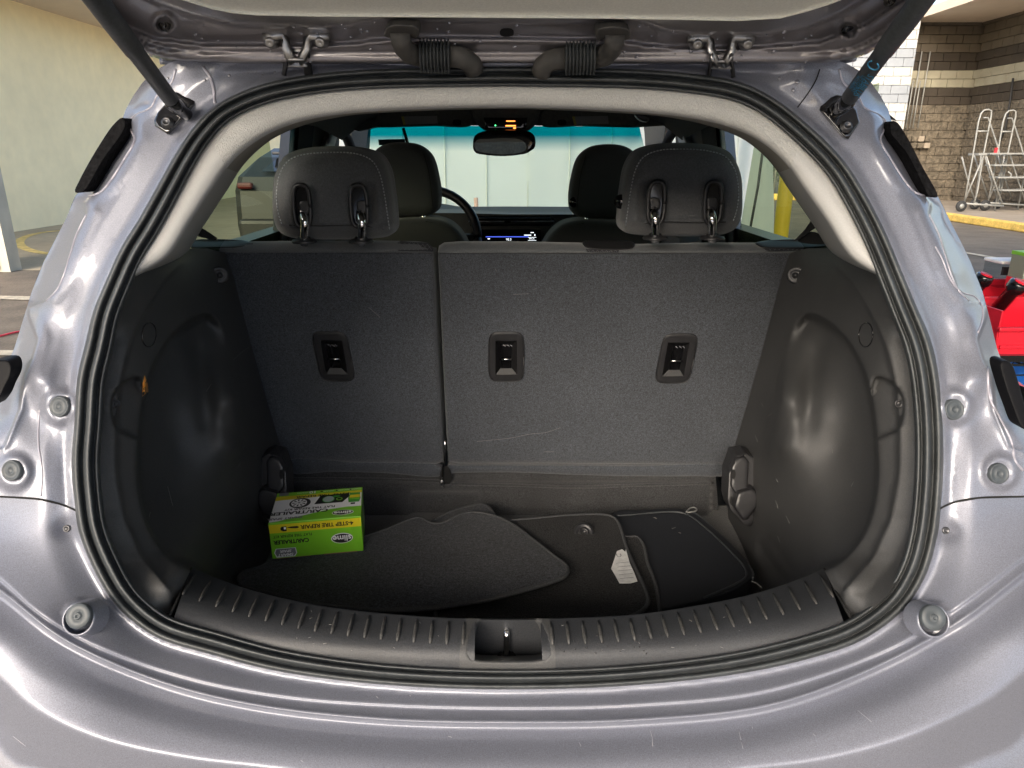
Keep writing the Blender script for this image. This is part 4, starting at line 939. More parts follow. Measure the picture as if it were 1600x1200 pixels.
tin = tZ(sin_[:, 0], sin_[:, 1], .738)
tib = np.clip(tin, .86, 1.02)                   # keep the inner edge near the opening at the corners
tob = topen(sout[:, 0], sout[:, 1], .004)
def sill_row(f, lift=0.0):
    p = sin_*(1-f)+sout*f; prof = f+.16*math.sin(f*math.pi)*(1 if f > .0 else 0)
    return P(p[:, 0], p[:, 1], tib*(1-prof)+tob*prof-.012*math.sin(min(f, 1)*math.pi)-lift)
fs = [0, .02, .06, .15, .3, .45, .55, .65, .75, .85, .93, 1.0]
rows = [sill_row(f) for f in fs]; drop = rows[0].copy(); drop[:, 2] -= .30; drop[:, 1] += .015
lip = rows[0].copy(); lip[:, 2] -= .006; lip[:, 1] += .003
# the dish for the striker is left open in the middle
cut0, cut1 = [int(np.argmin(np.abs(sin_[:, 0]-x))) for x in (746, 842)]
sill = loft('sill_trim', [r for r in [drop, lip]+rows[:2]], SILLP, car, closed=False)
for a_, b_ in ((0, cut0+1), (cut1, 150)): loft('sill_cover', [r[a_:b_] for r in rows[1:]], SILLP, car, closed=False)
_fg = np.linspace(0, 1, 25); _tg = A([(sill_row(f)-CAM)@A([0, _c, -_s]) for f in _fg])
def tsill(px, py):
    px = np.asarray(px, float); py = np.asarray(py, float); yi = np.interp(px, sin_[:, 0], sin_[:, 1]); yo = np.interp(px, sout[:, 0], sout[:, 1]); f = np.clip((py-yi)/(yo-yi), 0, 1)
    k = np.clip(np.searchsorted(_fg, f)-1, 0, 23); u = (f-_fg[k])/(_fg[1]); kx = np.interp(px, sin_[:, 0], np.arange(150)); k0 = np.clip(kx.astype(int), 0, 148); v = kx-k0
    return (_tg[k, k0]*(1-v)+_tg[k, k0+1]*v)*(1-u)+(_tg[k+1, k0]*(1-v)+_tg[k+1, k0+1]*v)*u
# middle piece round the dish
def dish_t(px, py):
    t = tsill(px, py); D = resample([(750,968),(836,968),(846,976),(858,1012),(856,1026),(844,1031),(744,1031),(734,1027),(732,1014),(742,976)], step=4, closed=True)
    k = sstep(sdist(px, py, D), -2, 14); flo = tZ(px, py, .665); wall = np.minimum(tib.min()*0+tZ(px*0+CX, 0*py+990, .742)*1.0+.045, flo)
    back_ = tY(px, py, .80); target = np.minimum(flo, back_)
    return t*(1-k)+target*k
b0 = sin_[cut0]; b1 = sin_[cut1]; c0 = sout[cut0]; c1 = sout[cut1]
dout = [tuple(b0*(1-f)+c0*f) for f in np.linspace(0.02, 1, 12)]+[tuple(sout[i]) for i in range(cut0+2, cut1, 2)]+[tuple(b1*(1-f)+c1*f) for f in np.linspace(1, 0.02, 12)]+[tuple(sin_[i]+A([0, 1])) for i in range(cut1-1, cut0, -2)]
# widen so that the dish with rounded sides fits
dish = relief('striker_dish', [(728,966.5),(858,966.5),(862,975),(868,1020),(868,1046),(793,1048.5),(718,1046),(718,1020),(724,975)], lambda a, b: dish_t(a, b)-.0006, PLAST, car, step=3.5, smooth_outline=False)
sp = lambda x, y, z: P(x, y, tY(x, y, z))
st_ = tube('striker_loop', [P(x, y, tY(x, y, .762+dy)) for x, y, dy in ((791.5, 1028, 0), (791.5, 1010, 0), (791.5, 992, 0), (791.5, 986, .003), (791.5, 983, .010), (791.5, 984.5, .02), (791.5, 990, .03))], .0042, CHROME, dish, n=12)
lathe('striker_base', P(791.5, 1029, tY(791.5, 1030, .762)), (0, -.2, 1), [(0, .0), (0, .013), (.003, .012), (.004, 0)], BLACKG, dish, 18)
# ribs
RIBM = mat('worn_rib_plastic', (.05, .049, .047), .6, noise=[(300, .4)])
for sg in (0, 1):
    for i in range(18):
        px = (860+i*24.6) if sg else (2*CX-860-i*24.6)
        k = np.interp(px, sin_[:, 0], np.arange(150)); V = []
        for f in (.08, .2, .3, .4, .5):
            rw = sill_row(f, .0012); kk = np.clip(k+(px-CX)/495*2.6*f, 0, 149); V.append([np.interp(kk, np.arange(150), rw[:, c]) for c in range(3)])
        if 268 < px < 1318: mesh('rib', *tube_vf(V, [.0012, .0021, .0021, .0023, .0012], 7), RIBM, sill)
# joints between sill trim and arch trims
for l in ([(299,888),(289,912),(276,940),(265,962)], [(1288,889),(1300,915),(1315,940),(1330,966)]):
    bead('trim_joint', l, lambda a, b: tsill(a, b)-.001, .0016, BLACK, sill)

SCRB = mat('paint_scratch', (.34, .34, .37), .6)
def scrm(nm, lst, tf, par, m_, w):
    parts = []
    for pts in lst:
        c = resample(pts, step=5); parts.append(tube_vf(P(c[:, 0], c[:, 1], tf(c[:, 0], c[:, 1])-.0001), w, 4))
    V, F = join_vf(parts); tag(mesh(nm, V, F, m_, par), kind='stuff')
scrm('scratches', [[(1015,1139),(1019,1152),(1020,1166)],[(1154,1140),(1158,1156)],[(1158,1158),(1161,1170)],[(588,1088),(591,1091)],[(1138,1188),(1141,1192)],[(640,1086),(642,1088)],[(1340,1110),(1362,1128)],[(168,1043),(176,1049)],[(1270,1146),(1274,1150)],[(470,1188),(474,1191)],[(20,1150),(40,1166)],[(700,1150),(706,1152)],[(905,1160),(908,1166)],[(1175,1135),(1176,1138)]], bpt, bumper, SCRB, .0003)
_sp = [(rng.uniform(880, 1060), rng.uniform(988, 1022), rng.uniform(.6, 1.3)) for _ in range(34)]
drops('sill_drops', _sp[:22], lambda a, b: tsill(a, b)-.0004, BLACKG, sill)
_dst = [[(x, y), (x+rng.uniform(-6, 6), y+rng.uniform(-3, 3))] for x, y in zip(rng.uniform(320, 1260, 46), rng.uniform(930, 1020, 46)) if y > np.interp(x, sin_[:, 0], sin_[:, 1])+5 and y < np.interp(x, sout[:, 0], sout[:, 1])-6 and abs(x-CX) > 80]
scrm('sill_scuffs', _dst, lambda a, b: tsill(a, b)-.0006, sill, SCR, .0003)
# ---------------- load floor and carpet under the seats
box('load_floor', (0, 1.27, .345), (1.34, 1.0, .05), CARPETL, car)
box('bay_lining', (-.665, 1.27, .60), (.03, 1.0, .55), BLACK, car); box('bay_lining', (.665, 1.27, .60), (.03, 1.0, .55), BLACK, car); box('bay_front', (0, .80, .50), (1.2, .03, .40), BLACK, car)
def tw(Y): return lambda a, b: tY(a, b, Y)
CW = [(430,728),(500,735),(600,737),(680,740),(700,737),(760,738),(900,738),(1000,738),(1090,738),(1118,738),(1122,790),(1124,850),(1000,860),(800,865),(500,860),(430,850)]
def cwt(px, py):
    t = tY(px, py, 1.745); t = t-.035*sstep(py, 745, 760)*sstep(px, 445, 456)*(1-sstep(px, 1108, 1114))
    t = t+.020*(sstep(px, 636, 646)*(1-sstep(px, 742, 756)))*sstep(py, 764, 772)
    return t+.002*np.sin(px*.03+py*.05)
relief('heel_carpet', CW, cwt, CARPETL, car, step=6, back=(0, .02, 0), smooth_outline=False)
bead('carpet_edge', [(452,748),(600,749),(690,752)], lambda a, b: cwt(a, b)-.002, .004, CARPETL, car)
bead('carpet_edge', [(706,756),(800,758),(900,761),(1000,758),(1112,755)], lambda a, b: cwt(a, b)-.002, .004, CARPETL, car)
# seat back rear faces, 40/60 split
SBL = [(300,388),(420,389),(560,391),(660,393),(676,396),(678,420),(682,520),(688,620),(692,700),(694,721),(680,725),(560,722),(470,718),(415,718),(380,610),(340,500),(300,420)]
SBR = [(684,396),(700,393),(800,393),(900,395),(1000,394),(1100,391),(1200,390),(1290,390),(1260,470),(1215,590),(1180,690),(1172,728),(1000,725),(850,724),(720,724),(700,721),(697,660),(692,560),(687,450)]
def sbt(px, py):
    t = tseat(px, py, 0); return t+.004*np.sin(px*.012+1)*np.sin(py*.017)-.006*np.exp(-((py-700)/30)**2)*0
def ahole(cx, cy, sh): return [(cx+x-sh*(y/40.0), cy+y) for x, y in [(-19+sh*-.18,-27),(19+sh*-.18,-27),(19,30),(-19,30)]]
L1 = relief('rear_seat_back', SBL, sbt, CARPET, car, step=7, rnd=(9, .012), back=(0, .10, .0), smooth_outline=False, holes=[ahole(521, 557, -8)])
R1 = relief('rear_seat_back', SBR, sbt, CARPET, car, step=7, rnd=(9, .012), back=(0, .10, .0), smooth_outline=False, holes=[ahole(791, 557.5, 0), ahole(1057, 560, 8)])
L1['label'] = 'narrow left seat back in dark grey carpet'; R1['label'] = 'wide right seat back in dark grey carpet with two latches'
# fabric roll along the top of each seat back
def roll(name, pts, m, par, off=0.0, dz=.0):
    bot = A([(x, 393+(x-800)*0) for x, y in pts]); r_ = []
    for k, (fy, o) in enumerate(((0, -.003), (.06, -.006), (.35, .0), (.7, .014), (.95, .03), (1.0, .05), (1.0, .14))):
        p = A([(x, (y1*(1-fy)+y0_*fy)) for (x, y1, y0_) in pts3]); r_.append(P(p[:, 0], p[:, 1], tseat(p[:, 0], p[:, 1], o)))
    return loft(name, r_, m, par, closed=False)
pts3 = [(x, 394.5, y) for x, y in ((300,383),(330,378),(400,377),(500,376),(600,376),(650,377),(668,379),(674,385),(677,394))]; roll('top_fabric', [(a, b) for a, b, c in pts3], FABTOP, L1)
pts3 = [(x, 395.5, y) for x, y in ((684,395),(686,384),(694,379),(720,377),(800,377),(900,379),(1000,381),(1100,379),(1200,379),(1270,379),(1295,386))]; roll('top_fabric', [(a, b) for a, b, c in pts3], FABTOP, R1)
# diamond textile patches
def patch(pts, par):
    tf = lambda a, b: tseat(a, b, -.008+np.clip((393-b)/14, 0, 1)*.03)
    o = relief('diamond_patch', pts, tf, DIAM, par, step=4, smooth_outline=False); x0 = min(p[0] for p in pts); x1 = max(p[0] for p in pts); parts = []
    for i in range(int((x1-x0)/7)+3):
        for sg in (-1, 1):
            a_ = A([(x0+i*7-(12 if sg > 0 else -0), 394), (x0+i*7+(0 if sg > 0 else -12), 378)]); p = np.linspace(0, 1, 6)[:, None]*(a_[1]-a_[0])+a_[0]
            p = p[pinside(p[:, 0], p[:, 1], A(pts))]
            if len(p) > 1: parts.append(tube_vf(P(p[:, 0], p[:, 1], tf(p[:, 0], p[:, 1])-.0005), .0006, 4))
    V, F = join_vf(parts); tag(mesh('diamond_stitch', V, F, DIAML, o, False), kind='stuff')
patch([(621,379),(626,376.5),(668,379),(676,386),(677,393),(622,392)], L1); patch([(310,386),(395,380),(396,387),(330,392)], L1)
patch([(915,389),(968,389),(966,394.5),(918,394)], R1); patch([(1192,388),(1275,384),(1276,391),(1200,393)], R1)
# plastic shelf rests and belt guides on the seat back
def cap(pts, par, nm='release_bezel', m=None): return relief(nm, pts, lambda a, b: tseat(a, b, -.016+np.clip((392-b)/16, 0, 1)*.05), m or PLASTB, par, step=4, rnd=(4, .006), back=(0, .03, -.01))
cap([(290,379),(300,375),(360,374),(390,377),(398,381),(380,386),(330,388),(298,387)], L1); cap([(1180,380),(1195,376),(1270,374),(1292,377),(1300,381),(1286,386),(1200,388),(1188,386)], R1)
cap([(910,378),(918,376),(985,377),(992,380),(990,387),(920,388),(912,384)], R1, 'belt_guide', PLASTB)
# child seat anchor housings
def anchor(cx, cy, shear, par):
    q = lambda x, y: (cx+x-shear*(y/40.0), cy+y)
    def rr(w_, h, r):
        a_ = ell(0, 0, w_, h, 32, p=5); return [q(x, y) for x, y in a_]
    off = lambda o: (lambda a, b: sbt(a, b)+o)
    lx = -shear*.9
    o = relief('anchor_housing', rr(28.5, 39.5, 8), off(-.004), PLASTB, par, step=4, rnd=(4, .005), back=(0, .006, 0), smooth_outline=False, holes=[[q(x, y) for x, y in [(-17+lx*.2,-25),(17+lx*.2,-25),(17,28),(-17,28)]]])
    # funnel sides
    O4 = A([q(-17+lx*.2,-25), q(17+lx*.2,-25), q(17,28), q(-17,28)]); i4 = A([q(-9+lx*.1,-20), q(9+lx*.1,-20), q(8,21), q(-8,21)])
    W0 = P(O4[:, 0], O4[:, 1], sbt(O4[:, 0], O4[:, 1])-.0035); W1 = P(i4[:, 0], i4[:, 1], sbt(i4[:, 0], i4[:, 1])+.045)
    mesh('funnel', np.vstack([W0, W1]), [[0, 1, 5, 4], [1, 2, 6, 5], [2, 3, 7, 6], [3, 0, 4, 7]], PLASTB, par and o, False)
    i5 = P(i4[:, 0], i4[:, 1], sbt(i4[:, 0], i4[:, 1])+.046); mesh('pocket', i5, [[0, 1, 2, 3]], BLACKG, o, False)
    lp = [q(-9, 18), q(9, 18), q(17, 28.5), q(-17, 28.5)]; lpw = A([P(*a_, sbt(A([a_[0]]), A([a_[1]]))[0]+d_) for a_, d_ in zip(lp, (.010, .010, -.003, -.003))]); mesh('lower_ramp', lpw, [[0, 1, 2, 3]], PLAST, o, False)  # paler plastic than the funnel stands in for light on the ramp
    bar = [P(*q(x, 4), sbt(A([q(x, 4)[0]]), A([q(x, 4)[1]]))[0]+.004) for x in (-10, 0, 10)]; tube('anchor_bar', bar, .0022, CHROME, o, n=10)
    tube('housing_rim', [P(*a_, sbt(A([a_[0]]), A([a_[1]]))[0]-.0042) for a_ in rr(27.5, 38.5, 8)+rr(27.5, 38.5, 8)[:1]], .0012, PLASTB, o, n=6)
    for x in (-5, 1, 6): tube('symbol', [P(*q(x, -19), sbt(A([q(x, -19)[0]]), A([q(x, -19)[1]]))[0]+.02), P(*q(x+4, -16), sbt(A([q(x+4, -16)[0]]), A([q(x+4, -16)[1]]))[0]+.02)], .0012, GREYPR, o, n=5)
anchor(521, 557, -8, L1); anchor(791, 557.5, 0, R1); anchor(1057, 560, 8, R1)
# flap strips under the seat backs
for par, l in ((L1, [(452,720),(560,722),(680,726),(692,735),(690,743),(600,739),(520,737),(454,738)]), (R1, [(700,727),(716,727),(850,727),(1000,728),(1146,727),(1140,741),(1080,744),(1000,744),(900,742),(800,738),(712,739),(700,740)])):
    relief('hinge_flap', l, lambda a, b: tseat(a, b, .004), CARPET, par, step=5, rnd=(5, .006), back=(0, .02, 0))
# scuffs on the carpet
scr([[(745,690),(800,684),(830,678),(852,676),(876,668)],[(802,460),(826,459)],[(774,420),(776,424)],[(834,452),(838,451)],[(576,480),(584,487),(594,496)],[(850,706),(866,706)]], lambda a, b: sbt(a, b)-.001, R1, .0005)
# chrome link at the split
tube('hinge_rod', [P(x, y, tseat(x, y, -.012)) for x, y in ((695,688),(696,705),(694,722),(691,734),(692,741),(690,748))], [.0008, .002, .0024, .0024, .003, .0024], CHROME, car, n=8)
relief('hinge_slot', [(694,728),(701,730),(705,742),(703,755),(694,758),(688,752),(688,738)], lambda a, b: tseat(a, b, -.004), BLACK, car, step=3); tube('hinge_eye', [P(x, y, tseat(x, y, -.015)) for x, y in ((690,750),(693,754),(692,761),(689,758),(690,750))], .0018, STEEL, car, n=7)
# bag hook blocks on both arch trims
def hook(m_):
    f = (lambda l: mirror(l)) if m_ else (lambda l: A(l)); tb = 1.66
    g_t = lambda o: (lambda a, b: 0*a+tb+o)
    o = relief('bag_hook', f([(1148,712),(1166,708),(1178,714),(1184,726),(1183,760),(1190,770),(1197,784),(1193,798),(1172,822),(1162,820),(1140,796),(1136,780),(1138,740)]), g_t(0), PLASTB, car, step=4, rnd=(3, .005), back=(.0, .05, 0), smooth_outline=False)
    relief('hook_upper', f([(1150,716),(1164,713),(1170,722),(1168,768),(1150,774),(1142,760),(1143,730)]), g_t(-.012), PLASTB, o, step=4, rnd=(3, .006), back=(0, .02, 0), smooth_outline=False)
    relief('hook_knob', f([(1152,768),(1176,762),(1186,772),(1188,786),(1168,812),(1160,812),(1146,792)]), g_t(-.030), PLASTB, o, step=4, rnd=(5, .012), back=(0, .03, 0), smooth_outline=False)
    p = f([(1146,738),(1146,744)]); relief('hook_hole', ell(p[0][0], 741, 3.5, 8), g_t(-.0135), BLACK, o, step=3)
    relief('hook_hole', ell(f([(1143,782)])[0][0], 782, 3, 7), g_t(-.0015), BLACK, o, step=3)
hook(False); hook(True)

# ---------------- rear head restraints
def headrest(m_, dy):
    f = (lambda l: A(l)+A([0, dy])) if m_ is False else (lambda l: mirror(l)+A([2*(522.0-(2*CX-1063.5))*0, dy]))
    cx = 522.5 if not m_ else 1063.5
    g = (lambda l: A(l)+A([0, dy])) if not m_ else (lambda l: np.stack([2*522.5-A(l)[:, 0]+1063.5-522.5, A(l)[:, 1]+dy], -1))
    out = g([(434,262),(446,243),(470,233),(520,228),(565,231),(592,241),(606,262),(614,300),(618,340),(618,358),(611,367),(590,372),(540,374),(500,374),(455,371),(437,362),(428,345),(426,310),(428,280)])
    Yh = 1.57
    def ft(px, py):
        x = (px-cx)/96; y = (py-dy-300)/70
        t = tY(px, py, Yh)-.020*(1-np.clip(x*x, 0, 1))-.012*(1-np.clip(y*y, 0, 1))
        t = t+.012*sstep(py-dy, 352, 358)-.003*np.exp(-((py-dy-350)/4)**2)
        for sx in (-51, 51):
            xs_ = sx*(1 if not m_ else -1)-(0)
            t = t+.030*np.exp(-((px-cx-xs_-1)/13.0)**4-((py-dy-322)/30.0)**4)
        return t
    name = 'head_restraint'
    o = relief(name, out, ft, FABRIC, car, step=4.5, rnd=(26, .055), back=(0, .05, 0))
    # front half of the cushion
    lab = 'right rear head restraint with a release button' if m_ else 'left rear head restraint'
    o['label'] = lab
    # stitching: short dashes
    sp_ = resample(g([(440,350),(434,330),(432,300),(438,270),(452,250),(478,241),(520,238),(556,240),(580,250),(592,268),(600,300),(606,340),(609,360)]), step=5.2)
    parts = []
    for i in range(len(sp_)-1):
        p = A([sp_[i], sp_[i]*.42+sp_[i+1]*.58]); parts.append(tube_vf(P(p[:, 0], p[:, 1], ftr(ft, out, p)-.0012), .0013, 5))
    V, F = join_vf(parts); tag(mesh('stitching', V, F, THREAD, o, False), kind='stuff')
    bead('seam', g([(452,352),(500,353),(560,352),(600,358)]), lambda a, b: ftr(ft, out, np.stack([a, b], -1))-.0002, .0009, BLACK, o, step=5)
    for sx in (-51, 38):
        hx = cx+(sx+0 if not m_ else -sx)
        lean = 4 if not m_ else -4
        bz = [(hx+x-lean*.0+(y-322)*.06*(1 if not m_ else -1), y+dy) for x, y in ell(0, 322, 13, 33, 28, p=3.2)]
        tb = lambda a, b: tY(a, b, Yh-.040)
        bead('recess_bezel', bz+bz[:1], lambda a, b: tb(a, b), .0045, PLASTB, o, step=4)
        relief('recess', bz, lambda a, b: tY(a, b, Yh-.036)+.02*sstep(300-b, -30, 10)*0, BLACKG, o, step=4)
        lx = hx+(1 if not m_ else -1)*3
        relief('latch_tab', [(lx-6,315+dy),(lx+8,315+dy),(lx+8,332+dy),(lx+3,334+dy),(lx+2,345+dy),(lx-4,350+dy),(lx-8,342+dy),(lx-6,330+dy)], lambda a, b: tY(a, b, Yh-.042), PLASTB, o, step=3, rnd=(2, .002), back=(0, .004, 0))
        tube('post', [P(lx+a_, b_+dy, tY(lx, b_+dy, Yh-c_)) for a_, b_, c_ in ((-1,332,.036),(0,338,.048),(1.5,345,.054),(2,353,.054),(1.5,362,.048),(1.2,372,.042),(1,382,.036))], .0085, CHROME, o, n=16)
        c_ = P(lx+1, 377+dy, tY(lx, 377+dy, Yh-.030)); lathe('guide_sleeve', c_, (0, 0, 1), [(-.003, .026), (.0, .027), (.004, .024), (.006, .014), (.010, .012), (.010, 0)], PLASTB, o, 24)
    if m_:
        b_ = P(971, 315, tY(971, 315, Yh+.03)); lathe('release_button', b_, (-.75, -1, 0), [(0, .0), (0, .016), (.006, .015), (.007, .010), (.010, .009), (.010, 0)], BLACKG, o, 20)
    return o
def ftr(ft, out, p):
    ol = resample(out, step=4.5, closed=True); d = pdist(p[:, 0], p[:, 1], ol); u = 1-np.clip(d/26, 0, 1)
    return ft(p[:, 0], p[:, 1])+.055*(1-np.sqrt(np.clip(1-u*u, 0, 1)))
headrest(False, 0); headrest(True, -5)

# ---------------- cabin
xp = lambda X: (lambda a, b: tX(a, b, X))
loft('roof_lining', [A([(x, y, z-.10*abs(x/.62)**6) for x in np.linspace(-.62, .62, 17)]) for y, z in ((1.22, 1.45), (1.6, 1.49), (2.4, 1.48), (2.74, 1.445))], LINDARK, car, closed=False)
# side walls with window openings, left then right
def sidewall(sg):
    X = sg*.66; f = (lambda l: A(l)) if sg < 0 else (lambda l: mirror(l)+A([0, 3]))
    tfn = xp(X)
    q = lambda y, z: (X, y, z)
    # wall strips: below the glass line and above it
    box('door_trim', (sg*.69, 2.5, .70), (.06, 2.4, .78), PLASTB, car)
    top_in = []
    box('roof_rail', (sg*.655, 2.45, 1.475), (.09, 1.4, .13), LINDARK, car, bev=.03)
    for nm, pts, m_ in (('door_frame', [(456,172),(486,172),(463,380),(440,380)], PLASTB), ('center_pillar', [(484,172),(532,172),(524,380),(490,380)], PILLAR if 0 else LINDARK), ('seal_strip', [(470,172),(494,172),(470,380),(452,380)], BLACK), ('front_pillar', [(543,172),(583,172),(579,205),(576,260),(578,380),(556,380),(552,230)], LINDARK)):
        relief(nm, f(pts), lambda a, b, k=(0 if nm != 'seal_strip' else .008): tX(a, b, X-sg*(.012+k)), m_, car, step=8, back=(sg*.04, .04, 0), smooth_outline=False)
    bl = relief('belt_cover', f([(516,203),(524,199),(530,202),(522,232),(518,300),(498,300),(505,240)]), lambda a, b: tX(a, b, X-sg*.035), PILLAR, car, step=5, rnd=(3, .004), back=(sg*.02, .02, 0), smooth_outline=False)
    tube('adjuster', [tuple(P(x, y, tX(x, y, X-sg*.045))) for x, y in f([(517,212),(511,224)])], .006, PILLAR, bl, n=8)
    bead('mirror_corner_seal', f([(530,199),(538,208),(544,220),(548,232)]), xp(X-sg*.02), .02, BLACK, car)
    # quarter glass and door glass as one pane each
    mesh('side_glass', [q(1.38, .98), q(2.12, .98), q(2.02, 1.42), q(1.38, 1.42)] if 1 else [], [[0, 1, 2, 3]], GLASS, car, False)
    mesh('side_glass', [(X, 2.40, .98), (X, 3.2, .98), (X, 2.62, 1.42), (X, 2.38, 1.42)], [[0, 1, 2, 3]], GLASS, car, False)
    # lower quarter shelf and belt
for sg in (-1, 1): sidewall(sg)
# belts at the rear corners
BELT = mat('belt_webbing', (.012, .012, .012), .8, bump=[(300, .4, .001)])
relief('seat_belt', [(1277,325),(1288,332),(1292,345),(1270,358),(1248,374),(1240,377),(1258,358),(1270,340)], lambda a, b: tX(a, b, .60), BELT, car, step=4, smooth_outline=False, back=(.004, .004, 0))
relief('belt_slot', [(1268,362),(1292,372),(1300,380),(1256,380),(1246,376)], lambda a, b: tX(a, b, .61), BLACK, car, step=4)
relief('seat_belt', [(296,350),(304,322),(307,330),(308,352),(322,360),(340,372),(336,376),(312,370)], lambda a, b: tX(a, b, -.60), BELT, car, step=4, smooth_outline=False, back=(-.004, .004, 0))
# windshield, header visors, console
wq = lambda x, y, z: (x, y, z)
mesh('windshield', [A(P(576,196, tY(576,196,2.74))), A(P(999,198,tY(999,198,2.74))), A(P(1030,330,tY(1030,330,3.38))), A(P(560,330,tY(560,330,3.38)))], [[0, 1, 2, 3]], WIND, car, False)
hy = 2.66
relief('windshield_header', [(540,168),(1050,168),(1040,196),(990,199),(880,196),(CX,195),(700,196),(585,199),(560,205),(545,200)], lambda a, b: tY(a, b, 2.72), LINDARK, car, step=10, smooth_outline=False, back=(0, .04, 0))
VIS = mat('visor', (.05, .047, .04), .9, noise=[(100, .2)])
for x0, x1, s_ in ((586, 738, 1), (846, 998, -1)):
    o = relief('sun_visor', [(x0+(14 if s_ > 0 else 0),173),(x1-(14 if s_ < 0 else 0),171),(x1,186),(x1-2,196),((x0+x1)/2,196),(x0+2,197),(x0-2,190)], lambda a, b: tY(a, b, hy), VIS, car, step=6, rnd=(4, .006), back=(0, .02, 0))
    lx = 627 if s_ > 0 else 894
    relief('warning_label', [(lx,182),(lx+56,181),(lx+57,193),(lx+3,195)], lambda a, b: tY(a, b, hy-.008), mat('visor_label', (.11, .105, .095), .6), o, step=8, smooth_outline=False)
    relief('label_edge', [(lx,182),(lx+4,182),(lx+7,195),(lx+3,195)], lambda a, b: tY(a, b, hy-.009), mat('visor_yellow', (.20, .17, .02), .6), o, step=4, smooth_outline=False)
    relief('clip', [(x1-30+(-96 if s_ < 0 else 0),188),(x1-18+(-96 if s_ < 0 else 0),188),(x1-18+(-96 if s_ < 0 else 0),195),(x1-30+(-96 if s_ < 0 else 0),195)], lambda a, b: tY(a, b, hy-.012), BLACKG, o, step=4)
relief('grab_handle', [(992,178),(1000,176),(1016,184),(1012,190),(1000,188)], lambda a, b: tY(a, b, 2.2), PLASTB, car, step=4, rnd=(3, .01), back=(0, .02, 0))
o = relief('overhead_console', [(738,168),(842,168),(838,192),(826,203),(800,206),(780,206),(757,203),(744,192)], lambda a, b: tY(a, b, 2.56), VIS, car, step=5, rnd=(8, .02), back=(0, .1, 0))
relief('indicator_panel', [(756,184),(824,184),(822,202),(758,202)], lambda a, b: tY(a, b, 2.55), BLACKG, o, step=6, rnd=(2, .003), smooth_outline=False)
ORG = mat('orange_display', (.8, .2, .02), .5, emit=(1.0, .22, .04, 1.6)); GRN = mat('green_led', (.0, .5, .1), .5, emit=(.1, 1, .3, 1.2))
for x0, x1, y0, y1 in ((790,806,195.5,197.5),(791,805,188.5,190),(802,806,199,201.2)):
    relief('warning_light', [(x0,y0),(x1,y0),(x1,y1),(x0,y1)], lambda a, b: tY(a, b, 2.545), ORG, o, step=2, smooth_outline=False)
relief('green_light', ell(774, 196, 1.4, 1.4, 10), lambda a, b: tY(a, b, 2.545), GRN, o, step=2)
o = relief('rear_view_mirror', [(742,212),(756,205),(800,203),(826,205),(835,212),(836,230),(829,236),(822,240),(790,243),(757,241),(743,236),(739,226)], lambda a, b: tY(a, b, 2.50), BLACKG, car, step=5, rnd=(4, .01), back=(0, .05, 0))
relief('mirror_glass', [(745,219),(765,217),(795,216),(815,219),(822,226),(821,235),(810,239),(785,241),(760,239),(744,235),(741,226)], lambda a, b: tY(a, b, 2.487)+.0, mat('mirror_silver', (.45, .47, .45), .02, 1.0), o, step=6)
o2 = relief('mirror_rim', [(739,226),(745,217),(765,214),(795,214),(818,217),(825,226),(823,238),(810,242),(785,244),(757,242),(742,238)], lambda a, b: tY(a, b, 2.489), BLACKG, o, step=5)
# small sticker on the windshield, wiper
relief('sticker', [(591,218),(633,217),(633,226),(592,227)], lambda a, b: tY(a, b, 2.86), mat('sticker_dark', (.07, .08, .08), .6), car, step=8, smooth_outline=False)
bead('cable', [(630,200),(633,210),(637,224)], lambda a, b: tY(a, b, 2.84), .006, BLACK, car)
# instrument panel
relief('dash_top', [(560,322),(690,318),(720,323),(CX,322.5),(890,323),(1000,322),(1030,330),(1030,342),(900,338),(780,336),(735,334),(700,330),(560,332)], lambda a, b: tY(a, b, 3.05-.28*np.clip((b-322)/15, 0, 1)), DASHT, car, step=6, smooth_outline=False)
dsh = relief('dashboard', [(560,332),(720,333),(CX,335),(880,335),(1000,335),(1030,420),(560,420)], lambda a, b: tY(a, b, 2.76), DASH, car, step=8, smooth_outline=False, back=(0, .3, 0))
relief('vent_recess', [(735,338),(858,338),(868,345),(860,353),(735,353)], lambda a, b: tY(a, b, 2.752), BLACKG, dsh, step=6, smooth_outline=False)
for y in (341, 345, 349): tube('vent_slat', [P(x, y, tY(x, y, 2.745)) for x in (736, 862)], .003, DASH, dsh, n=5)
for x0, x1 in ((732, 788), (798, 866)): tube('vent_trim', [P(x, 346, tY(x, 346, 2.742)) for x in (x0, x1)], .0028, STEEL, dsh, n=6)
sc = relief('touch_screen', [(738,359),(845,359),(845,380),(738,380)], lambda a, b: tY(a, b, 2.735), mat('screen_black', (.004, .004, .006), .1), dsh, step=10, smooth_outline=False, back=(0, .02, 0))
BLUL = mat('screen_blue', (.02, .03, .3), .5, emit=(.06, .10, .6, .7)); SCW = mat('screen_white', (.6, .6, .6), .5, emit=(.7, .75, .8, .8)); PNK = mat('screen_pink', (.5, .3, .35), .5, emit=(.7, .45, .5, .6))
def sq(name, x0, y0, x1, y1, m): relief(name, [(x0,y0),(x1,y0),(x1,y1),(x0,y1)], lambda a, b: tY(a, b, 2.730), m, sc, step=4, smooth_outline=False)
sq('screen_line', 759, 369.4, 826, 370.6, BLUL); relief('screen_icon', ell(745.5, 367, 3.2, 3.2, 14), lambda a, b: tY(a, b, 2.729), PNK, sc, step=3)
O_ = lambda x, y: P(x, y, tY(x, y, 2.729))
text('screen_text', '95.3', .012, SCW, O_(795, 374.3), (1, 0, 0), (0, 0, 1), sc); text('screen_text', 'BACK', .008, SCW, O_(831, 373), (1, 0, 0), (0, 0, 1), sc)
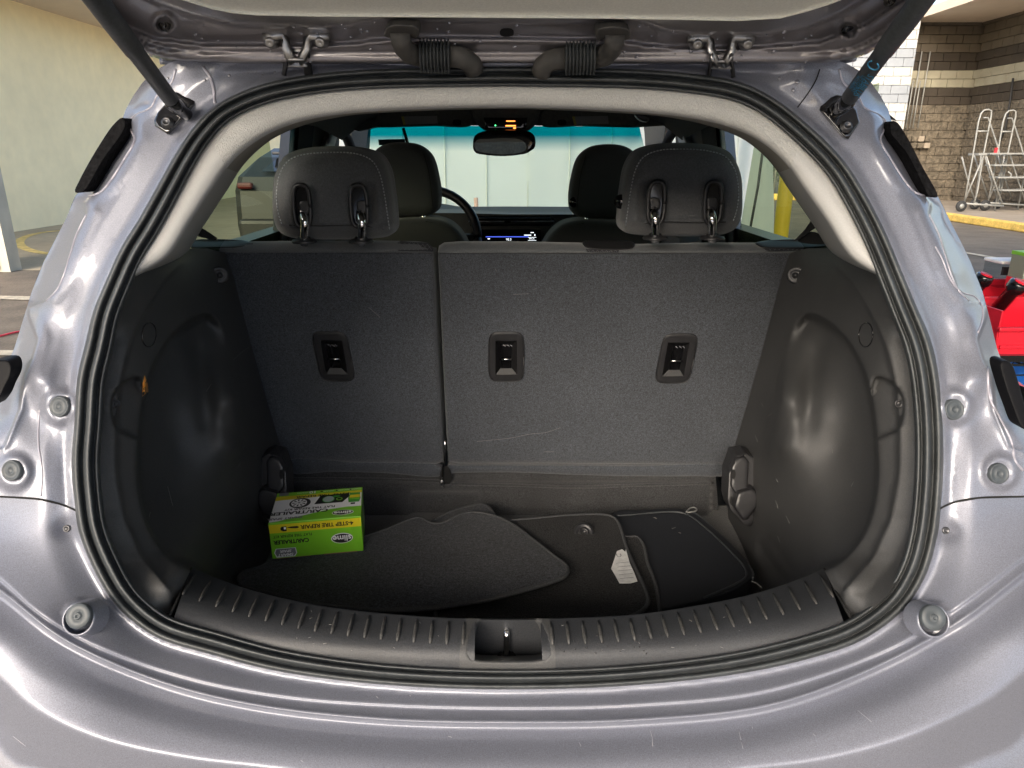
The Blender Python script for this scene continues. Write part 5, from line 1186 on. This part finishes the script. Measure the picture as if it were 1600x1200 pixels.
sq('screen_bar', 819, 366.8, 830, 368, SCW); sq('screen_bar', 762, 372.4, 765.5, 373.8, SCW); sq('screen_bar', 829, 362.8, 834, 364, SCW); sq('screen_bar', 835, 366, 836.5, 368.6, SCW)
for x0, y0, x1, y1 in ((825,370.6,838,371.1),(825,375.4,838,375.9)): sq('screen_frame', x0, y0, x1, y1, SCW)
# steering wheel
th = np.linspace(0, 2*math.pi, 48); cw = P(668, 372, tY(668, 372, 2.62)); e1 = A([1, 0, 0]); e2 = A([0, .42, .91])
sw_ = tube('steering_wheel', [cw+.182*(math.cos(a)*e1+math.sin(a)*e2) for a in th], .0165, FABDARK, car, n=12); sw_.data.materials[0] = PLASTB
lathe('wheel_hub', cw, (0, -.9, .4), [(-.03, 0), (-.03, .05), (0, .06), (.01, .04), (.01, 0)], PLASTB, sw_, 20)
for a in (0, math.pi, 1.5*math.pi): tube('spoke', [cw, cw+.175*(math.cos(a)*e1+math.sin(a)*e2)], [.025, .014], PLASTB, sw_, n=8)
# front seats
def fseat(m_, dy):
    g = (lambda l: A(l)+A([0, dy])) if not m_ else (lambda l: np.stack([1577.5-A(l)[:, 0], A(l)[:, 1]+dy], -1))
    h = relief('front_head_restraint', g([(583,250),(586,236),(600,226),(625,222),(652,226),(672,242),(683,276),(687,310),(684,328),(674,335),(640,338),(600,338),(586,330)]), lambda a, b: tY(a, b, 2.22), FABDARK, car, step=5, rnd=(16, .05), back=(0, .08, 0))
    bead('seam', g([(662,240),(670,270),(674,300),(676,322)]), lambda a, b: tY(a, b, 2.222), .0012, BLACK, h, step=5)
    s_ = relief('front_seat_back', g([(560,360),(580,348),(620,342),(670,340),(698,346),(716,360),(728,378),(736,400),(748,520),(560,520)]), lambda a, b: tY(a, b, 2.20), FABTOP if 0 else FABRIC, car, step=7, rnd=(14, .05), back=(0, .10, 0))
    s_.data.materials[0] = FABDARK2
    bead('seam', g([(665,346),(690,352),(706,366),(716,384)]), lambda a, b: tY(a, b, 2.204)+.004, .0013, BLACK, s_, step=5)
    tube('seat_post', [P(x, y, tY(x, y, 2.27)) for x, y in g([(661,330),(661,350)])], .007, CHROME, h, n=8)
    if m_: lathe('release_button', P(897, 316, tY(897, 316, 2.235)), (-.6, -1, 0), [(0, 0), (0, .016), (.005, .015), (.006, .009), (.008, .008), (.008, 0)], BLACKG, h, 16)
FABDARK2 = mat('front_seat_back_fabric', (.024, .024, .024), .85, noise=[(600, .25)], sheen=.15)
fseat(False, 0); fseat(True, 3)
box('center_tunnel', (0, 2.4, .45), (.25, 1.3, .5), PLASTB, car, bev=.03)
box('cabin_floor', (0, 2.7, .24), (1.4, 1.9, .04), CARPETL, car)
# small green mark in the quarter glass
mesh('green_glass_mark', [tuple(P(x, y, tX(x, y, -.658))) for x, y in ((371,237),(380,230),(382,236),(376,243))], [[0, 1, 2, 3]], GREENPR, car, False)

# ================================================================ THINGS IN THE LOAD BAY
def floormat(name, pts, z0, dz, m, label, pip=True, th=.007, rr_=3, group=None, prm=None, smooth=True):
    tf = lambda a, b: tZ(a, b, z0+dz(a, b))
    o = relief(name, pts, tf, m, None, step=7, rnd=(rr_, .004), back=(0, 0, -th), smooth_outline=smooth)
    tag(o, label, 'floor mat', group)
    if pip:
        ol = resample(pts, step=6, closed=True, smooth=smooth); ol = np.vstack([ol, ol[:1]])
        tube('piping', P(ol[:, 0], ol[:, 1], tf(ol[:, 0], ol[:, 1]))-A([0, 0, th*.4]), .0048, prm or PIPING, o, n=8, caps=False)
    return o
wv = lambda k: (lambda a, b: .006*np.sin(a*.012+k)*np.sin(b*.02+k*2))
LOOP = mat('grey_cord', (.22, .22, .21), .7)
# flat nylon case underneath on the right
cs = relief('folded_case', [(960,801),(1000,797),(1062,795),(1085,802),(1110,820),(1150,858),(1172,884),(1177,900),(1165,912),(1130,930),(1060,948),(1000,960),(930,960),(920,900)], lambda a, b: tZ(a, b, .445), NYLON, None, step=7, rnd=(7, .010), back=(0, 0, -.05)); tag(cs, 'flat black nylon case lying under the mats on the right side of the trunk', 'case')
bead('zip_edge', [(964,806),(1058,800),(1078,806),(1104,826),(1144,864),(1164,888),(1166,900),(1150,912),(1100,934)], lambda a, b: tZ(a, b, .448), .0022, RUBBER, cs); bead('zip_edge', [(1070,797),(1092,806),(1122,834),(1158,872),(1176,894),(1176,904)], lambda a, b: tZ(a, b, .440), .003, RUBBER, cs)
bead('pull_loop', [(1072,800),(1078,794),(1085,793),(1089,796),(1086,799),(1079,800),(1074,801)], lambda a, b: tZ(a, b, .452), .0018, LOOP, cs, step=2)
bead('pull_cord', [(1174,908),(1182,911),(1190,918)], lambda a, b: tZ(a, b, .45), .0014, LOOP, cs, step=2)
DUSTY = mat('dust_smear', (.06, .085, .11), .9)
scr([[(1020,808),(1026,810)],[(1050,826),(1056,824)],[(1060,832),(1064,833)]], lambda a, b: tZ(a, b, .446), cs, .0008)
m3 = floormat('floor_mat', [(985,838),(996,838),(1006,852),(1012,880),(1022,905),(1030,950),(1030,975),(960,975),(960,840)], .452, wv(2), MATD, 'black carpet floor mat peeking out right of the one with the paper label')
m2 = floormat('floor_mat', [(690,985),(700,860),(760,820),(840,809),(900,804),(945,804),(962,810),(970,826),(980,858),(994,890),(1010,925),(1012,942),(1000,955),(970,966),(850,985)], .468, wv(1), MATD, 'black carpet floor mat lying pile up with a white paper label and anchor eyelet')
e_ = disc_at('anchor_eyelet', 912, 832, lambda a, b: tZ(a, b, .470), 16, [(0, 1.0), (.12, .9), (.14, .7), (.02, .62), (.05, .5), (.14, .45), (.14, .3), (.0, .25), (0, 0)], PLASTB, m2, (0, 1.0)); e_.rotation_euler = (0, 0, 0)
e_.name = 'anchor_eyelet'
pl = relief('paper_label', [(964,861),(972,858),(977,862),(978,858),(984,880),(991,895),(996,908),(985,911),(968,911),(962,900),(955,888)], lambda a, b: tZ(a, b, .474), PAPER, m2, step=3, smooth_outline=False, back=(0, 0, -.001))
for i in range(5): bead('label_print', [(963+i*1.5, 880+i*6),(984+i*1.5, 878+i*6)], lambda a, b: tZ(a, b, .4748), .0005, GREYPR, pl, step=8, n=4)
lb = P(967, 868, tZ(967, 868, .4752)); text('label_print', 'U', .018, GREYPR, lb, (1, 0, 0), (0, 1, 0), pl)
m4 = floormat('floor_mat', [(600,840),(660,822),(700,800),(740,789),(752,787),(762,791),(772,803),(790,840),(760,900),(620,900)], .462, wv(3), MATF, 'dark grey floor mat second from the top, its rounded tip showing near the seat back')
lift = lambda a, b: .018*np.exp(-(((a-850)/120)**2+((b-900)/60)**2))+.012*np.sin(a*.008)*np.sin(b*.012)+.02*sstep(a, 560, 380)*0
m1 = floormat('floor_mat', [(372,905),(380,893),(414,882),(425,868),(520,850),(600,828),(640,811),(656,808),(672,816),(690,817),(712,806),(730,800),(752,801),(775,806),(800,818),(830,840),(868,870),(882,880),(887,890),(882,899),(868,905),(820,920),(760,935),(700,945),(640,951),(560,950),(480,940),(420,925),(380,915)], .482, lift, MATF, 'large dark grey floor mat lying upside down on top at the left', rr_=4)
scr([[(880-380,867),(503,870)],[(770,921),(775,919)]], lambda a, b: tZ(a, b, .485), m1, .0006)

# ---------------- lime green tyre repair kit carton
bz = .492; ht_ = .0835
TL = P(419, 818, tZ(419, 818, bz+ht_)); TR = P(564, 806, tZ(564, 806, bz+ht_)); TB = P(452, 769.5, tZ(452, 769.5, bz+ht_))
Ux = TR-TL; W_ = np.linalg.norm(Ux[:2]); ang = math.atan2(Ux[1], Ux[0]); Uv = A([math.cos(ang), math.sin(ang), 0]); Vy = A([-math.sin(ang), math.cos(ang), 0]); D_ = float((TB-TL)@Vy); Zv = A([0, 0, 1.])
kit = empty('repair_kit_box', TL+Uv*W_/2+Vy*D_/2-Zv*ht_, 'lime green and yellow tire repair kit carton lying on the mats at the left', 'box')
M_ = rotz(ang); cc = TL+Uv*W_/2+Vy*D_/2-Zv*ht_/2
crt = box('carton', cc, (W_, D_, ht_), GREENC, kit, M=M_, bev=.0012)
# front face frame: origin at top right corner as seen, print is upside down: reading direction -U, up -Z
FO = TL-Zv*ht_
def Fp(u, v): return TL+Uv*u*W_-Zv*v*ht_          # u 0..1 left to right, v 0..1 top to bottom
Rd, Up = -Uv, -Zv
def fq(name, u0, v0, u1, v1, m, ex=.0003): return quad(name, TL, Uv, Zv, [(u0*W_, -v1*ht_), (u1*W_, -v1*ht_), (u1*W_, -v0*ht_), (u0*W_, -v0*ht_)], m, kit, ex)
fq('yellow_band', 0.003, .05, .995, .285, YELC)
ftx = lambda s, sz, m, u, v, sx=1, b=0.0, ex=.0006, sh=0, al='CENTER': text('print', s, sz, m, Fp(u, v), Rd, Up, kit, al, ex, b, sx, sh)
ftx('4-STEP TIRE REPAIR', .0125, INK, .625, .165, 1.0, .0004)
ftx('CAR/TRAILER', .0125, INK, .225, .54, .95, .0005); ftx('FLAT TIRE REPAIR KIT', .0088, INK, .245, .38, .92, .0001)
def fell(name, u, v, ru, rv, m, ex): a_ = ell(0, 0, ru, rv, 32); return quad(name, Fp(u, v), Rd, Up, a_, m, kit, ex)
fell('logo_rim', .775, .58, .0222, .0122, WHITEP, .0004); fell('logo_oval', .775, .58, .0205, .0106, INK, .0007); ftx('slime', .0185, WHITEP, .775, .57, 1.0, .0004, .0010)
quad('print', Fp(.15, .845), Rd, Up, [(-.021,-.010),(.019,-.0105),(.023,-.001),(.019,.0105),(-.018,.0105),(-.023,.003)], WHITEP, kit, .0004)
quad('print', Fp(.15, .845), Rd, Up, [(-.0195,-.009),(.0175,-.0093),(.021,-.001),(.0175,.009),(-.0165,.009),(-.0212,.003)], GREYPR, kit, .0006)
ftx('SMART', .0088, WHITEP, .15, .905, 1.15, .0003, .0009, .2); ftx('SPAIR', .0080, WHITEP, .155, .80, 1.15, .0003, .0009, .2)
# pictograms on the yellow band: pointing hand box and car on a jack
quad('pictogram', Fp(.155, .175), Rd, Up, [(-.006,-.005),(.003,-.005),(.006,-.002),(.006,.003),(.001,.006),(-.006,.006)], INK, kit, .0006); quad('pictogram', Fp(.165, .17), Rd, Up, [(-.003,-.003),(.001,-.003),(.001,.002),(-.003,.002)], WHITEP, kit, .0008)
quad('pictogram', Fp(.26, .155), Rd, Up, [(-.011,0),(-.008,-.002),(.004,-.002),(.012,-.0005),(.012,.0005),(.004,.002),(-.006,.003),(-.011,.002)], INK, kit, .0006)
dots = []
for i in range(9):
    for j in range(20):
        if i < 9-(j*.35): dots.append((1-.01-i*.0135, .30+j*.034))
V = []; F = []
for u, v in dots:
    c_ = Fp(u, v)-np.cross(Uv, Zv)*0; k = len(V); nrm_ = np.cross(Uv, Zv)*.0003
    for a_ in range(4): V.append(c_+nrm_+Uv*.0007*math.cos(a_*math.pi/2)+Zv*.0007*math.sin(a_*math.pi/2))
    F.append([k, k+1, k+2, k+3])
tag(mesh('dot_print', V, F, mat('light_lime', (.12, .40, .02), .4), kit, False), kind='stuff')
fq('carton_edge', .04, .985, .42, 1.0, BROWNC, .0008); fq('carton_edge', .56, .975, .93, 1.0, BROWNC, .0008)
# top face: u left to right, w from front edge to back
def Tp(u, w_): return TL+Uv*u*W_+Vy*w_*D_
RdT, UpT = -Uv, -Vy
def tq(name, pts, m, ex=.0003): return quad(name, TL, Uv, Vy, [(u*W_, w_*D_) for u, w_ in pts], m, kit, ex)
ttx = lambda s, sz, m, u, w_, sx=1, b=0.0, ex=.0008, sh=0: text('print', s, sz, m, Tp(u, w_), RdT, UpT, kit, 'CENTER', ex, b, sx, sh)
tq('white_panel', [(.004,.02),(.10,.04),(.35,.16),(.65,.30),(.85,.34),(.995,.33),(.995,.80),(.004,.80)], WHITEP)
tq('yellow_band', [(.004,.72),(.995,.80),(.995,.88),(.004,.86)], YELC, .0005)
ttx('4-STEP TIRE REPAIR', .0125, INK, .55, .80, 1.1, .0003); ttx('10', .016, WHITEP, .42, .935, 1, .0006); ttx('MINUTES', .006, WHITEP, .30, .935)
for u, s_ in ((.60,'INFLATE'),(.78,'PORTABLE'),(.92,'DIGITAL')): ttx(s_, .006, WHITEP, u, .935)
for u in (.52, .70, .86): quad('pictogram', Tp(u, .935), RdT, UpT, ell(0, 0, .003, .003, 12), INK, kit, .0006)
tq('code_panel', [(.03,.88),(.14,.885),(.14,.985),(.03,.985)], GREYPR, .0006)
ttx('CAR/TRAILER', .019, INK, .31, .275, 1.05, .0006); ttx('FLAT TIRE REPAIR KIT', .0115, INK, .42, .385, .95, .0003, sh=0); ttx('SMART SPAIR', .012, GREYPR, .17, .11, 1.0, .0005)
def tell(name, u, w_, ru, rv, m, ex, n=32): return quad(name, Tp(u, w_), RdT, UpT, ell(0, 0, ru, rv, n), m, kit, ex)
tell('logo_rim', .795, .155, .0225, .0115, WHITEP, .0006); tell('logo_oval', .795, .155, .021, .0100, INK, .0009); ttx('slime', .0175, WHITEP, .795, .15, 1, .0006, .0012)
# wheel picture
tell('wheel_picture', .295, .585, .0225, .0235, INK, .0006, 36); tell('wheel_picture', .285, .585, .0165, .0185, WHITEP, .0009, 30)
for i in range(9):
    a_ = i*2*math.pi/9; quad('wheel_picture', Tp(.285, .585), RdT, UpT, [(.004*math.cos(a_), .0045*math.sin(a_)), (.0145*math.cos(a_-.16), .0165*math.sin(a_-.16)), (.0145*math.cos(a_+.16), .0165*math.sin(a_+.16))], INK, kit, .0012)
tell('wheel_picture', .285, .585, .003, .003, GREYPR, .0014, 14)
# compressor picture
tq('compressor_picture', [(.46,.50),(.78,.50),(.80,.56),(.86,.70),(.84,.80),(.52,.79),(.50,.70)], INK, .0007)
tell('compressor_picture', .615, .635, .0135, .0155, GREENPR, .0010); tell('compressor_picture', .615, .635, .0115, .0135, mat('gauge_grey', (.35, .42, .42), .4), .0013)
tell('compressor_picture', .74, .62, .0070, .0070, GREENC, .0010); tell('compressor_picture', .74, .62, .0045, .0045, INK, .0013); tell('compressor_picture', .70, .72, .009, .004, GREENPR, .0010)
tq('bottle_picture', [(.85,.47),(.97,.47),(.985,.60),(.975,.80),(.86,.80),(.84,.62)], GREENPR, .0011); tq('bottle_picture', [(.855,.62),(.98,.62),(.98,.72),(.86,.72)], YELC, .0014); tq('bottle_picture', [(.855,.56),(.975,.56),(.975,.60),(.855,.60)], GREENC, .0014)
tq('bottle_picture', [(.875,.40),(.925,.40),(.925,.45),(.875,.45)], INK, .0012)
# end face
EO = TR
quad('print', TR-Zv*ht_, Vy, Zv, [(.55*D_,.010),(.80*D_,.010),(.80*D_,.062),(.55*D_,.062)], WHITEP, kit, .0004)
for i in range(9): quad('barcode', TR-Zv*ht_, Vy, Zv, [(.58*D_,.014+i*.0052),(.77*D_,.014+i*.0052),(.77*D_,.0165+i*.0052),(.58*D_,.0165+i*.0052)], GREYPR, kit, .0007)
for i in range(4): quad('print', TR-Zv*ht_, Vy, Zv, [(.22*D_,.012+i*.014),(.33*D_,.012+i*.014),(.33*D_,.020+i*.014),(.22*D_,.020+i*.014)], GREENPR, kit, .0004)
